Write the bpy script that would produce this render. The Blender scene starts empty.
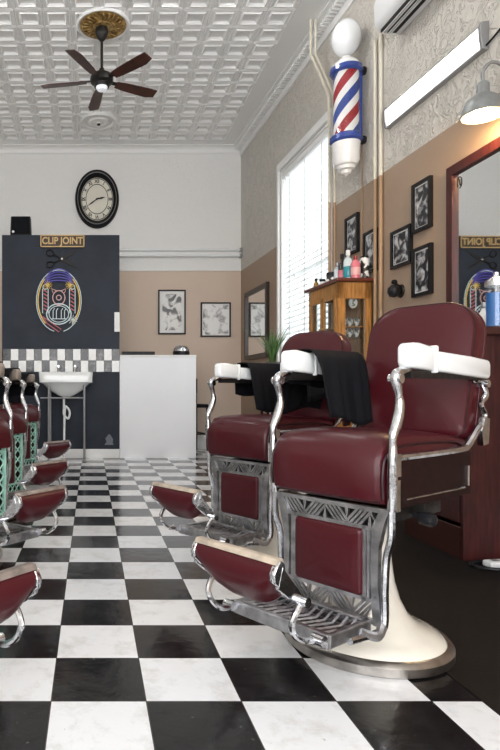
import bpy, bmesh, math, random
from mathutils import Vector, Matrix
random.seed(7)
PI = math.pi
sc = bpy.context.scene
COL = sc.collection
F, CX, CY, H = 592.0, 91.0, 389.0, 0.85      # measured from the photograph: focal length in px, vanishing point, eye height
def PX(px, Y): return (px - CX) / F * Y
def PZ(py, Y): return H + (CY - py) / F * Y
BACK = 8.39; CEIL = 4.28; PART = 7.29; RAKE = 0.03547
def wx(Y): return 2.126 + (BACK - Y) * RAKE     # x of the right wall at depth Y
def wy(px): return 2.4236 / ((px - CX) / F + RAKE)
WANG = math.atan(RAKE)

# ------------------------------------------------------------------ materials
MATS = {}
def mat(name, color, rough=0.5, metal=0.0, bump=0.0, bscale=50.0, var=0.0, vscale=8.0, coat=0.0, emit=None, estr=0.0,
        trans=0.0, ior=1.45, stretch=(1, 1, 1), bdist=0.01, c2=None, detail=4.0):
    if name in MATS: return MATS[name]
    m = bpy.data.materials.new(name); m.use_nodes = True; nt = m.node_tree; N = nt.nodes; Lk = nt.links
    b = N['Principled BSDF']
    b.inputs['Base Color'].default_value = (*color, 1); b.inputs['Roughness'].default_value = rough
    b.inputs['Metallic'].default_value = metal; b.inputs['Coat Weight'].default_value = coat
    b.inputs['Coat Roughness'].default_value = 0.08; b.inputs['IOR'].default_value = ior
    b.inputs['Transmission Weight'].default_value = trans
    if emit: b.inputs['Emission Color'].default_value = (*emit, 1); b.inputs['Emission Strength'].default_value = estr
    tc = N.new('ShaderNodeTexCoord'); mp = N.new('ShaderNodeMapping'); mp.inputs['Scale'].default_value = stretch
    Lk.new(tc.outputs['Object'], mp.inputs['Vector'])
    if var > 0 or c2:
        n = N.new('ShaderNodeTexNoise'); n.inputs['Scale'].default_value = vscale; n.inputs['Detail'].default_value = detail
        Lk.new(mp.outputs[0], n.inputs['Vector'])
        r = N.new('ShaderNodeValToRGB'); c = c2 or tuple(x * (1 - var) for x in color)
        r.color_ramp.elements[0].position = 0.35; r.color_ramp.elements[1].position = 0.65
        r.color_ramp.elements[0].color = (*c, 1); r.color_ramp.elements[1].color = (*color, 1)
        Lk.new(n.outputs['Fac'], r.inputs[0]); Lk.new(r.outputs[0], b.inputs['Base Color'])
    if bump > 0:
        n2 = N.new('ShaderNodeTexNoise'); n2.inputs['Scale'].default_value = bscale; n2.inputs['Detail'].default_value = 5
        Lk.new(mp.outputs[0], n2.inputs['Vector'])
        bp = N.new('ShaderNodeBump'); bp.inputs['Strength'].default_value = bump; bp.inputs['Distance'].default_value = bdist
        Lk.new(n2.outputs['Fac'], bp.inputs['Height']); Lk.new(bp.outputs[0], b.inputs['Normal'])
    MATS[name] = m; return m

def plaster(name, color, line=None, tan=None, bump=0.6, edge=0.0):
    """trowelled plaster; where tan is given, the lower wall is painted that colour up to the height line"""
    m = bpy.data.materials.new(name); m.use_nodes = True; nt = m.node_tree; N = nt.nodes; Lk = nt.links
    b = N['Principled BSDF']; b.inputs['Roughness'].default_value = 0.62
    tc = N.new('ShaderNodeTexCoord')
    w = N.new('ShaderNodeTexNoise'); w.inputs['Scale'].default_value = 3.2; w.inputs['Detail'].default_value = 3
    Lk.new(tc.outputs['Object'], w.inputs['Vector'])
    mx = N.new('ShaderNodeMixRGB'); mx.blend_type = 'LINEAR_LIGHT'; mx.inputs[0].default_value = 0.16
    Lk.new(tc.outputs['Object'], mx.inputs[1]); Lk.new(w.outputs['Color'], mx.inputs[2])
    v = N.new('ShaderNodeTexNoise'); v.inputs['Scale'].default_value = 8.0; v.inputs['Detail'].default_value = 1.5; v.inputs['Distortion'].default_value = 2.2
    mpp = N.new('ShaderNodeMapping'); mpp.inputs['Scale'].default_value = (1, 1.35, .75); Lk.new(mx.outputs[0], mpp.inputs[0]); Lk.new(mpp.outputs[0], v.inputs['Vector'])
    rp = N.new('ShaderNodeValToRGB'); e_ = rp.color_ramp.elements; e_[0].position = 0.47; e_[1].position = 0.53
    e_[0].color = (0, 0, 0, 1); e_[1].color = (0, 0, 0, 1); k_ = e_.new(0.5); k_.color = (1, 1, 1, 1); k2_ = e_.new(0.62); k2_.color = (0, 0, 0, 1); k3_ = e_.new(0.66); k3_.color = (.7, .7, .7, 1); k4_ = e_.new(0.70); k4_.color = (0, 0, 0, 1)
    Lk.new(v.outputs['Fac'], rp.inputs[0])
    n2 = N.new('ShaderNodeTexNoise'); n2.inputs['Scale'].default_value = 22; n2.inputs['Detail'].default_value = 5
    Lk.new(tc.outputs['Object'], n2.inputs['Vector'])
    ad = N.new('ShaderNodeMath'); ad.operation = 'ADD'; Lk.new(rp.outputs[0], ad.inputs[0]); Lk.new(n2.outputs['Fac'], ad.inputs[1])
    bp = N.new('ShaderNodeBump'); bp.inputs['Distance'].default_value = 0.012
    bp.inputs['Strength'].default_value = bump; Lk.new(ad.outputs[0], bp.inputs['Height']); Lk.new(bp.outputs[0], b.inputs['Normal'])
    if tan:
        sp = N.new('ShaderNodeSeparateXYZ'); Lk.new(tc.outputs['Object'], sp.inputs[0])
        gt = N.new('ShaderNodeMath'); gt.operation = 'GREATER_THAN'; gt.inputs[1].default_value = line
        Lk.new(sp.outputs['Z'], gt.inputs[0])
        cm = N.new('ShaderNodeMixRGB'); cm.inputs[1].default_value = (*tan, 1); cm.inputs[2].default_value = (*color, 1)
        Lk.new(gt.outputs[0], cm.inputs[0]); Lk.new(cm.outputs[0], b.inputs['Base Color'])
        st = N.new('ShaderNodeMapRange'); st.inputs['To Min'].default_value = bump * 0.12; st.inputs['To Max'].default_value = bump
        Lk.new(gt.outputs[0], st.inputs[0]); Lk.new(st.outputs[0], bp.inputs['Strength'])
    else: b.inputs['Base Color'].default_value = (*color, 1)
    return m

CREAM = (0.70, 0.68, 0.63); TAN = (0.44, 0.335, 0.245)
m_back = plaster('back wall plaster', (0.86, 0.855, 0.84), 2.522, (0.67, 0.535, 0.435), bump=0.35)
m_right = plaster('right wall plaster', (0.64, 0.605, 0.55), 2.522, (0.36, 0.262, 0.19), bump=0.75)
m_plain = plaster('plain plaster', (0.8, 0.78, 0.74), bump=0.3)
m_tin = mat('pressed tin paint', (0.86, 0.86, 0.85), 0.38, bump=0.1, bscale=60)
m_white = mat('white gloss paint', (0.88, 0.88, 0.87), 0.35, bump=0.05, bscale=40)
m_counter = mat('white counter laminate', (0.86, 0.87, 0.90), 0.4, var=0.03, vscale=2)
m_chrome = mat('chrome', (0.78, 0.79, 0.82), 0.16, 1.0, bump=0.12, bscale=35, var=0.35, vscale=30)
m_nickel = mat('worn nickel', (0.56, 0.56, 0.58), 0.38, 1.0, bump=0.25, bscale=60, var=0.45, vscale=25)
m_steel = mat('base rim metal', (0.50, 0.47, 0.44), 0.32, 1.0, bump=0.2, bscale=40, var=0.5, vscale=12)
m_leather = mat('oxblood leather', (0.058, 0.0050, 0.0090), 0.34, bump=0.10, bscale=220, bdist=0.002, coat=0.12)
m_leather.node_tree.nodes['Principled BSDF'].inputs['Specular IOR Level'].default_value = .38
m_piping = mat('dark piping', (0.02, 0.003, 0.005), 0.4)
m_enamel = mat('white enamel', (0.88, 0.90, 0.90), 0.12, coat=0.6, var=0.05, vscale=5)
m_cream = mat('cream enamel', (0.82, 0.78, 0.69), 0.16, coat=0.6, var=0.10, vscale=9)
m_mint = mat('mint enamel', (0.45, 0.78, 0.66), 0.3, coat=0.2, var=0.2, vscale=20)
m_worn = mat('worn bare edge', (0.56, 0.47, 0.37), 0.45, var=0.35, vscale=25)
m_sidewood = mat('dark brown side board', (0.018, 0.005, 0.0045), 0.6, var=0.5, vscale=5, stretch=(1, 6, 6))
m_black = mat('black cloth', (0.005, 0.0055, 0.008), 0.85, bump=0.3, bscale=300, bdist=0.002)
m_blackp = mat('black plastic', (0.012, 0.012, 0.014), 0.35)
m_iron = mat('blackened iron', (0.02, 0.018, 0.017), 0.45, 0.5, bump=0.3, bscale=40)
m_slate = mat('slate blue paint', (0.030, 0.037, 0.052), 0.5, var=0.25, vscale=3, bump=0.05, bscale=30)
m_redwood = mat('red mahogany', (0.06, 0.010, 0.009), 0.42, var=0.55, vscale=6, stretch=(9, 9, 1))
m_darkwood = mat('dark bench top', (0.05, 0.018, 0.014), 0.3, coat=0.3)
m_oak = mat('golden oak', (0.58, 0.27, 0.075), 0.35, coat=0.2, var=0.5, vscale=7, stretch=(10, 10, 1))
m_oaktop = mat('cherry top board', (0.13, 0.03, 0.018), 0.3, coat=0.3)
m_rosewood = mat('fan blade walnut', (0.075, 0.022, 0.012), 0.35, var=0.5, vscale=12)
m_gold = mat('antique gold', (0.62, 0.42, 0.16), 0.4, 0.5, bump=1.0, bscale=28, bdist=0.02, c2=(0.22, 0.13, 0.04), vscale=22)
m_goldp = mat('gold lettering', (0.55, 0.38, 0.17), 0.4, 0.3)
m_board = mat('dark brown board', (0.06, 0.035, 0.022), 0.5)
def glass_mat(name, tint, op=0.12):
    m = bpy.data.materials.new(name); m.use_nodes = True; nt = m.node_tree; N = nt.nodes; nt.nodes.remove(N['Principled BSDF'])
    t = N.new('ShaderNodeBsdfTransparent'); t.inputs[0].default_value = (*tint, 1)
    g = N.new('ShaderNodeBsdfGlossy'); g.inputs['Roughness'].default_value = 0.02
    mx = N.new('ShaderNodeMixShader'); mx.inputs[0].default_value = op
    nt.links.new(t.outputs[0], mx.inputs[1]); nt.links.new(g.outputs[0], mx.inputs[2]); nt.links.new(mx.outputs[0], N['Material Output'].inputs[0]); return m
m_glass = glass_mat('clear glass', (0.92, 0.95, 0.95))
m_blueliq = mat('blue disinfectant', (0.0, 0.13, 0.40), 0.3)
m_mirror = mat('mirror silver', (0.9, 0.92, 0.92), 0.02, 1.0)
m_globe = mat('opal glass', (0.86, 0.88, 0.90), 0.15, coat=0.5)
m_red = mat('pole red', (0.36, 0.02, 0.03), 0.2, coat=0.5)
m_blue = mat('pole blue', (0.035, 0.07, 0.30), 0.2, coat=0.5)
m_polew = mat('pole white', (0.88, 0.87, 0.85), 0.2, coat=0.5)
m_pipe = mat('cream pipe paint', (0.72, 0.67, 0.56), 0.4)
m_pipet = mat('tan pipe paint', (0.40, 0.26, 0.15), 0.4)
m_lampgrey = mat('galvanised shade', (0.30, 0.31, 0.31), 0.4, 0.5, var=0.2, vscale=20)
m_bulb = mat('warm bulb', (1, 0.8, 0.5), 0.4, emit=(1.0, 0.66, 0.28), estr=25)
m_diff = mat('lit diffuser', (0.9, 0.9, 0.9), 0.4, emit=(1.0, 0.99, 0.97), estr=2.6)
m_tube = mat('fluorescent tube glass', (0.85, 0.87, 0.88), 0.2, coat=0.3)
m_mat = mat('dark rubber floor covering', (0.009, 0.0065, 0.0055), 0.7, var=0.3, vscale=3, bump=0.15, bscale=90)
m_leaf = mat('plant leaf', (0.10, 0.20, 0.05), 0.4, var=0.4, vscale=9)
m_leaf.node_tree.nodes['Principled BSDF'].inputs['Subsurface Weight'].default_value = 0.0
m_pot = mat('glazed pot', (0.10, 0.09, 0.09), 0.3)
m_paper = mat('white paper', (0.85, 0.85, 0.83), 0.6)
m_dial = mat('cream dial', (0.80, 0.77, 0.66), 0.4, var=0.08, vscale=4)
m_acw = mat('white plastic', (0.82, 0.83, 0.84), 0.3)
m_void = mat('dark recess', (0.01, 0.01, 0.01), 0.8)
m_alu = mat('grey aluminium', (0.35, 0.35, 0.36), 0.35, 0.7)

for m_ in (m_mat, m_sidewood, m_black, m_blackp, m_slate, m_darkwood): m_.node_tree.nodes['Principled BSDF'].inputs['Specular IOR Level'].default_value = .22
def floor_mat():
    m = bpy.data.materials.new('vinyl checker'); m.use_nodes = True; nt = m.node_tree; N = nt.nodes; Lk = nt.links
    b = N['Principled BSDF']; tc = N.new('ShaderNodeTexCoord')
    sub = N.new('ShaderNodeVectorMath'); sub.operation = 'SUBTRACT'; sub.inputs[1].default_value = (-0.1086, 1.6113, -0.1295)
    Lk.new(tc.outputs['Object'], sub.inputs[0])
    sca = N.new('ShaderNodeVectorMath'); sca.operation = 'SCALE'; sca.inputs['Scale'].default_value = 1 / 0.259
    Lk.new(sub.outputs[0], sca.inputs[0])
    ck = N.new('ShaderNodeTexChecker'); ck.inputs['Scale'].default_value = 1.0
    ck.inputs[1].default_value = (1, 1, 1, 1); ck.inputs[2].default_value = (0, 0, 0, 1)
    Lk.new(sca.outputs[0], ck.inputs['Vector'])
    n = N.new('ShaderNodeTexNoise'); n.inputs['Scale'].default_value = 9; n.inputs['Detail'].default_value = 8; n.inputs['Roughness'].default_value = 0.7
    Lk.new(tc.outputs['Object'], n.inputs['Vector'])
    rw = N.new('ShaderNodeValToRGB'); rw.color_ramp.elements[0].position = 0.25; rw.color_ramp.elements[1].position = 0.5
    rw.color_ramp.elements[0].color = (0.60, 0.59, 0.57, 1); rw.color_ramp.elements[1].color = (0.83, 0.84, 0.86, 1)
    rb = N.new('ShaderNodeValToRGB'); rb.color_ramp.elements[0].position = 0.4; rb.color_ramp.elements[1].position = 0.8
    rb.color_ramp.elements[0].color = (0.005, 0.005, 0.006, 1); rb.color_ramp.elements[1].color = (0.018, 0.017, 0.018, 1)
    Lk.new(n.outputs['Fac'], rw.inputs[0]); Lk.new(n.outputs['Fac'], rb.inputs[0])
    mx = N.new('ShaderNodeMixRGB'); Lk.new(ck.outputs['Fac'], mx.inputs[0]); Lk.new(rb.outputs[0], mx.inputs[1]); Lk.new(rw.outputs[0], mx.inputs[2])
    # scuffs
    s = N.new('ShaderNodeTexNoise'); s.inputs['Scale'].default_value = 70; s.inputs['Detail'].default_value = 3; Lk.new(tc.outputs['Object'], s.inputs['Vector'])
    sr = N.new('ShaderNodeValToRGB'); sr.color_ramp.elements[0].position = 0.70; sr.color_ramp.elements[1].position = 0.76
    Lk.new(s.outputs['Fac'], sr.inputs[0])
    m2 = N.new('ShaderNodeMixRGB'); m2.inputs[2].default_value = (0.3, 0.28, 0.26, 1)
    mm = N.new('ShaderNodeMath'); mm.operation = 'MULTIPLY'; mm.inputs[1].default_value = 0.6; Lk.new(sr.outputs[0], mm.inputs[0])
    Lk.new(mm.outputs[0], m2.inputs[0]); Lk.new(mx.outputs[0], m2.inputs[1])
    # joints
    sp = N.new('ShaderNodeSeparateXYZ'); Lk.new(sca.outputs[0], sp.inputs[0])
    outs = []
    for ax in 'XY':
        fr = N.new('ShaderNodeMath'); fr.operation = 'FRACT'; Lk.new(sp.outputs[ax], fr.inputs[0])
        a = N.new('ShaderNodeMath'); a.operation = 'SUBTRACT'; a.inputs[1].default_value = 0.5; Lk.new(fr.outputs[0], a.inputs[0])
        ab = N.new('ShaderNodeMath'); ab.operation = 'ABSOLUTE'; Lk.new(a.outputs[0], ab.inputs[0])
        g = N.new('ShaderNodeMath'); g.operation = 'GREATER_THAN'; g.inputs[1].default_value = 0.494; Lk.new(ab.outputs[0], g.inputs[0]); outs.append(g)
    mxx = N.new('ShaderNodeMath'); mxx.operation = 'MAXIMUM'; Lk.new(outs[0].outputs[0], mxx.inputs[0]); Lk.new(outs[1].outputs[0], mxx.inputs[1])
    m3 = N.new('ShaderNodeMixRGB'); m3.inputs[2].default_value = (0.05, 0.045, 0.04, 1); Lk.new(mxx.outputs[0], m3.inputs[0]); Lk.new(m2.outputs[0], m3.inputs[1])
    Lk.new(m3.outputs[0], b.inputs['Base Color'])
    rr = N.new('ShaderNodeMapRange'); rr.inputs['To Min'].default_value = 0.08; rr.inputs['To Max'].default_value = 0.26; b.inputs['Coat Weight'].default_value = .12; b.inputs['Coat Roughness'].default_value = .06; Lk.new(n.outputs['Fac'], rr.inputs[0]); Lk.new(rr.outputs[0], b.inputs['Roughness'])
    n3 = N.new('ShaderNodeTexNoise'); n3.inputs['Scale'].default_value = 14; n3.inputs['Detail'].default_value = 6; Lk.new(tc.outputs['Object'], n3.inputs['Vector'])
    bp = N.new('ShaderNodeBump'); bp.inputs['Strength'].default_value = 0.18; bp.inputs['Distance'].default_value = 0.01; Lk.new(n3.outputs['Fac'], bp.inputs['Height'])
    Lk.new(bp.outputs[0], b.inputs['Normal']); return m
m_floor = floor_mat()

def photo_mat(name, seed, scale=9.0, lo=0.42, hi=0.58, c0=(0.02, 0.02, 0.025), c1=(0.75, 0.76, 0.78)):
    m = bpy.data.materials.new(name); m.use_nodes = True; N = m.node_tree.nodes; Lk = m.node_tree.links
    b = N['Principled BSDF']; b.inputs['Roughness'].default_value = 0.3
    tc = N.new('ShaderNodeTexCoord'); mp = N.new('ShaderNodeMapping'); mp.inputs['Location'].default_value = (seed * 3.1, seed * 1.7, seed)
    n = N.new('ShaderNodeTexNoise'); n.inputs['Scale'].default_value = scale; n.inputs['Detail'].default_value = 6; n.inputs['Distortion'].default_value = 0.6
    Lk.new(tc.outputs['Object'], mp.inputs[0]); Lk.new(mp.outputs[0], n.inputs['Vector'])
    r = N.new('ShaderNodeValToRGB'); r.color_ramp.elements[0].position = lo; r.color_ramp.elements[1].position = hi
    r.color_ramp.elements[0].color = (*c0, 1); r.color_ramp.elements[1].color = (*c1, 1)
    Lk.new(n.outputs['Fac'], r.inputs[0]); Lk.new(r.outputs[0], b.inputs['Base Color']); return m

def slat_mat():
    m = bpy.data.materials.new('blind slat'); m.use_nodes = True; N = m.node_tree.nodes; Lk = m.node_tree.links
    b = N['Principled BSDF']; b.inputs['Base Color'].default_value = (0.9, 0.9, 0.9, 1); b.inputs['Roughness'].default_value = 0.4
    t = N.new('ShaderNodeBsdfTranslucent'); t.inputs[0].default_value = (0.95, 0.95, 0.95, 1)
    mx = N.new('ShaderNodeMixShader'); mx.inputs[0].default_value = 0.3
    Lk.new(b.outputs[0], mx.inputs[1]); Lk.new(t.outputs[0], mx.inputs[2]); Lk.new(mx.outputs[0], N['Material Output'].inputs[0]); return m
m_slat = slat_mat()

# ------------------------------------------------------------------ mesh helpers
def B(): return bmesh.new()
def box(bm, x0, x1, y0, y1, z0, z1, M=None, mi=0):
    v = [bm.verts.new(p) for p in ((x0,y0,z0),(x1,y0,z0),(x1,y1,z0),(x0,y1,z0),(x0,y0,z1),(x1,y0,z1),(x1,y1,z1),(x0,y1,z1))]
    for f in ((3,2,1,0),(4,5,6,7),(0,1,5,4),(1,2,6,5),(2,3,7,6),(3,0,4,7)):
        bm.faces.new([v[i] for i in f]).material_index = mi
    if M: bmesh.ops.transform(bm, matrix=M, verts=v)
    return v
def sm(bm):
    for f in bm.faces: f.smooth = True
    return bm
def tube(bm, pts, r, n=10, caps=True, mi=0, flat=1.0):
    pts = [Vector(p) for p in pts]; rs = r if isinstance(r, (list, tuple)) else [r] * len(pts)
    rings = []; prev = None
    for i, p in enumerate(pts):
        t = (pts[min(i + 1, len(pts) - 1)] - pts[max(i - 1, 0)]).normalized()
        if prev is None:
            a = Vector((0, 0, 1)) if abs(t.z) < 0.9 else Vector((1, 0, 0))
            nrm = (a - t * a.dot(t)).normalized()
        else: nrm = (prev - t * prev.dot(t)).normalized()
        prev = nrm; bi = t.cross(nrm)
        rings.append([bm.verts.new(p + (nrm * math.cos(2*PI*k/n) + bi * math.sin(2*PI*k/n) * flat) * rs[i]) for k in range(n)])
    for a, b in zip(rings, rings[1:]):
        for k in range(n):
            f = bm.faces.new((a[k], a[(k+1) % n], b[(k+1) % n], b[k])); f.smooth = True; f.material_index = mi
    if caps:
        bm.faces.new(rings[0][::-1]).material_index = mi; bm.faces.new(rings[-1]).material_index = mi
def spline(pts, sub=6):
    P = [Vector(p) for p in pts]; P = [P[0] * 2 - P[1]] + P + [P[-1] * 2 - P[-2]]; out = []
    for i in range(1, len(P) - 2):
        for s in range(sub):
            t = s / sub; a, b, c, d = P[i-1], P[i], P[i+1], P[i+2]
            out.append(0.5 * ((2*b) + (c - a) * t + (2*a - 5*b + 4*c - d) * t*t + (3*b - a - 3*c + d) * t**3))
    out.append(P[-2]); return out
def lathe(bm, prof, n=40, c=(0, 0, 0), sx=1, sy=1, axis='Z', mi=0, smooth=True):
    rings = []
    for r, z in prof:
        ring = []
        for k in range(n):
            a = 2*PI*k/n; x, y = r*math.cos(a)*sx, r*math.sin(a)*sy
            p = (x, y, z) if axis == 'Z' else ((x, -z, y) if axis == 'Y' else (-z, x, y))
            ring.append(bm.verts.new((p[0]+c[0], p[1]+c[1], p[2]+c[2])))
        rings.append(ring)
    for a, b in zip(rings, rings[1:]):
        for k in range(n):
            f = bm.faces.new((a[k], a[(k+1) % n], b[(k+1) % n], b[k])); f.smooth = smooth; f.material_index = mi
def prism(bm, outline, t0, t1, plane='YZ', mi=0, M=None):
    """outline polygon in the named plane, extruded along the third axis from t0 to t1"""
    def P(a, b, t): return {'YZ': (t, a, b), 'XZ': (a, t, b), 'XY': (a, b, t)}[plane]
    v0 = [bm.verts.new(P(a, b, t0)) for a, b in outline]; v1 = [bm.verts.new(P(a, b, t1)) for a, b in outline]
    n = len(outline); bm.faces.new(v0[::-1]).material_index = mi; bm.faces.new(v1).material_index = mi
    for i in range(n): bm.faces.new((v0[i], v0[(i+1) % n], v1[(i+1) % n], v1[i])).material_index = mi
    if M: bmesh.ops.transform(bm, matrix=M, verts=v0 + v1)
def finish(bm, bevel=0.0, seg=3, smooth=True):
    bmesh.ops.recalc_face_normals(bm, faces=bm.faces)
    if bevel > 0:
        es = [e for e in bm.edges if len(e.link_faces) == 2 and e.calc_face_angle(0) > 0.6]
        bmesh.ops.bevel(bm, geom=es, offset=bevel, segments=seg, profile=0.5, affect='EDGES', clamp_overlap=True)
    if smooth:
        for f in bm.faces: f.smooth = True
    return bm
def obj(name, bm, mats, parent=None, loc=(0, 0, 0), recalc=True):
    if recalc: bmesh.ops.recalc_face_normals(bm, faces=bm.faces)
    me = bpy.data.meshes.new(name); 
    anysm = any(f.smooth for f in bm.faces)
    bm.to_mesh(me); bm.free()
    for m in (mats if isinstance(mats, (list, tuple)) else [mats]): me.materials.append(m)
    if anysm:
        try: me.set_sharp_from_angle(angle=math.radians(38))
        except Exception: pass
    o = bpy.data.objects.new(name, me); COL.objects.link(o); o.location = loc
    if parent: o.parent = parent
    return o
def thing(name, label, cat, loc=(0, 0, 0), rotz=0.0, group=None):
    o = bpy.data.objects.new(name, None); COL.objects.link(o); o.empty_display_size = 0.1
    o.location = loc; o.rotation_euler = (0, 0, rotz); o['label'] = label; o['category'] = cat
    if group: o['group'] = group
    return o
def tag(o, label, cat, group=None, kind=None):
    o['label'] = label; o['category'] = cat
    if group: o['group'] = group
    if kind: o['kind'] = kind
    return o
def struct(name, bm, m, parent=None, loc=(0, 0, 0)):
    o = obj(name, bm, m, parent, loc); o['kind'] = 'structure'; return o
def kids(o): return [c for c in bpy.data.objects if c.parent == o]
def copy_tree(o, parent=None):
    c = o.copy(); COL.objects.link(c); c.parent = parent
    for k in kids(o): copy_tree(k, c)
    return c
def textmesh(txt, size, ext=0.003, bold=0.0, sx=1.0):
    cu = bpy.data.curves.new('t', 'FONT'); cu.body = txt; cu.size = size; cu.extrude = ext; cu.offset = bold
    cu.align_x = 'CENTER'; cu.align_y = 'CENTER'
    o = bpy.data.objects.new('t', cu); COL.objects.link(o)
    me = bpy.data.meshes.new_from_object(o.evaluated_get(bpy.context.evaluated_depsgraph_get()))
    bpy.data.objects.remove(o); bpy.data.curves.remove(cu); return me
def add_text(bm, txt, size, M, ext=0.003, bold=0.0, mi=0):
    me = textmesh(txt, size, ext, bold); n0 = len(bm.verts); nf = len(bm.faces)
    bm.from_mesh(me); bm.verts.ensure_lookup_table(); bm.faces.ensure_lookup_table()
    bmesh.ops.transform(bm, matrix=M, verts=bm.verts[n0:])
    for f in bm.faces[nf:]: f.material_index = mi
    bpy.data.meshes.remove(me)
FACE_CAM = Matrix.Rotation(PI/2, 4, 'X')      # text upright, facing -Y

# ------------------------------------------------------------------ the room
XL = -2.6; YF = -1.6
bm = B(); v = [bm.verts.new(p) for p in ((XL, YF, 0), (2.75, YF, 0), (2.75, BACK + .05, 0), (XL, BACK + .05, 0))]; bm.faces.new(v)
floor = struct('floor', bm, m_floor)
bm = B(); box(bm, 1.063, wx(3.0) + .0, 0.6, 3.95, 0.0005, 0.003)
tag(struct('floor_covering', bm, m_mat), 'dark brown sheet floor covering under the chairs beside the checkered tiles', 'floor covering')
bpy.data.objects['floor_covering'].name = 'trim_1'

bm = B(); box(bm, XL - .1, 2.13 + .02, BACK, BACK + .12, 0, CEIL + .05); struct('wall_back', bm, m_back)
bm = B(); box(bm, XL - .12, XL, YF, BACK + .1, 0, CEIL + .05); struct('wall_left', bm, m_plain)
# front wall with a shop window behind the camera
bm = B()
box(bm, XL, 2.7, YF - .12, YF, 0, .45); box(bm, XL, 2.7, YF - .12, YF, 3.7, CEIL + .05)
box(bm, XL, -2.3, YF - .12, YF, .45, 3.7); box(bm, 2.3, 2.7, YF - .12, YF, .45, 3.7); box(bm, -.05, .05, YF - .12, YF, .45, 3.7)
struct('wall_front', bm, m_plain)
# right wall, raked: local u along wall from back corner (u=0) towards the camera
def RW(Y, off=0.0, z=0.0):     # point on/near right wall, off = distance into the room
    return (wx(Y) - off, Y, z)
WIN = (5.50, 6.82, 0.98, 3.36)          # y0,y1,z0,z1 of the opening
bm = B()
def wallseg(y0, y1, z0, z1, t=0.22):
    v = [bm.verts.new(p) for p in ((wx(y0), y0, z0), (wx(y1), y1, z0), (wx(y1), y1, z1), (wx(y0), y0, z1),
                                   (wx(y0) + t, y0, z0), (wx(y1) + t, y1, z0), (wx(y1) + t, y1, z1), (wx(y0) + t, y0, z1))]
    for f in ((0,1,2,3),(7,6,5,4),(0,4,5,1),(3,2,6,7),(1,5,6,2),(0,3,7,4)): bm.faces.new([v[i] for i in f])
wallseg(YF, WIN[0], 0, CEIL + .05); wallseg(WIN[1], BACK + .05, 0, CEIL + .05)
wallseg(WIN[0], WIN[1], 0, WIN[2]); wallseg(WIN[0], WIN[1], WIN[3], CEIL + .05)
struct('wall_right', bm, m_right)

# pressed tin ceiling: coffered squares
bm = B(); PT = 0.255
def q(pts): bm.faces.new([bm.verts.new(p) for p in pts])
x0 = 1.855
ny = int((8.15 - YF) / PT) + 1; nx = int((x0 - XL) / PT) + 1
def ring(cx0, cx1, cy0, cy1, i, z): return [(cx0+i, cy0+i, z), (cx1-i, cy0+i, z), (cx1-i, cy1-i, z), (cx0+i, cy1-i, z)]
for ix in range(nx):
    for iy in range(ny):
        a1 = x0 - ix*PT; a0 = max(a1 - PT, XL - .01); b1 = 8.15 - iy*PT; b0 = b1 - PT
        if a1 - a0 < .12: continue
        levels = [(0, CEIL), (.010, CEIL - .007), (.020, CEIL), (.036, CEIL), (.050, CEIL - .014), (.064, CEIL + .012), (.078, CEIL + .016)]
        rs = [[bm.verts.new(p) for p in ring(a0, a1, b0, b1, i, z)] for i, z in levels]
        for r0, r1 in zip(rs, rs[1:]):
            for k in range(4): bm.faces.new((r0[k], r0[(k+1) % 4], r1[(k+1) % 4], r1[k]))
        bm.faces.new(rs[-1])
box(bm, x0, 2.75, YF, BACK + .05, CEIL, CEIL + .03); box(bm, XL, x0, 8.15, BACK + .05, CEIL, CEIL + .03)
box(bm, XL - .1, 2.8, YF - .1, BACK + .1, CEIL + .06, CEIL + .09)
o = struct('ceiling', bm, m_tin)

# cornices
def cornice_profile(n=8, s=.13): 
    pts = [(0, 0), (s, 0), (s, -.015)]
    for k in range(n + 1):
        a = k / n * PI/2; pts.append((s - .01 - (s - .03) * math.sin(a), -.015 - (s - .03) * (1 - math.cos(a))))
    pts += [(.02, -s), (0, -s)]; return pts
def sweep(bm, prof, fn, ys):
    rings = [[bm.verts.new(fn(y, a, b)) for a, b in prof] for y in ys]
    for r0, r1 in zip(rings, rings[1:]):
        for k in range(len(prof)): bm.faces.new((r0[k], r0[(k+1) % len(prof)], r1[(k+1) % len(prof)], r1[k]))
    bm.faces.new(rings[0]); bm.faces.new(rings[-1][::-1])
cp = cornice_profile()
bm = B(); sweep(bm, cp, lambda y, a, b: (wx(y) - a, y, CEIL + b), [YF, BACK])
for k in range(150):      # moulded blocks along the cornice
    y = BACK - .1 - k * .05
    box(bm, wx(y) - .105, wx(y) - .035, y - .012, y + .012, CEIL - .075, CEIL - .035, None)
struct('trim_2', bm, m_tin)
bm = B(); sweep(bm, cornice_profile(8, .10), lambda x, a, b: (x, BACK - a, CEIL + b), [XL, 2.13]); struct('trim_3', bm, m_tin)
bm = B(); box(bm, PX(197, BACK) - .3, 2.13, BACK - .02, BACK, 0, .20); struct('baseboard_back', bm, m_white)
bm = B()
v = [bm.verts.new(p) for p in ((wx(YF), YF, 0), (wx(BACK), BACK, 0), (wx(BACK), BACK, .18), (wx(YF), YF, .18), (wx(YF)-.02, YF, 0), (wx(BACK)-.02, BACK, 0), (wx(BACK)-.02, BACK, .18), (wx(YF)-.02, YF, .18))]
for f in ((0,1,2,3),(7,6,5,4),(0,4,5,1),(3,2,6,7),(1,5,6,2),(0,3,7,4)): bm.faces.new([v[i] for i in f])
struct('baseboard_right', bm, m_white)

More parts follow.
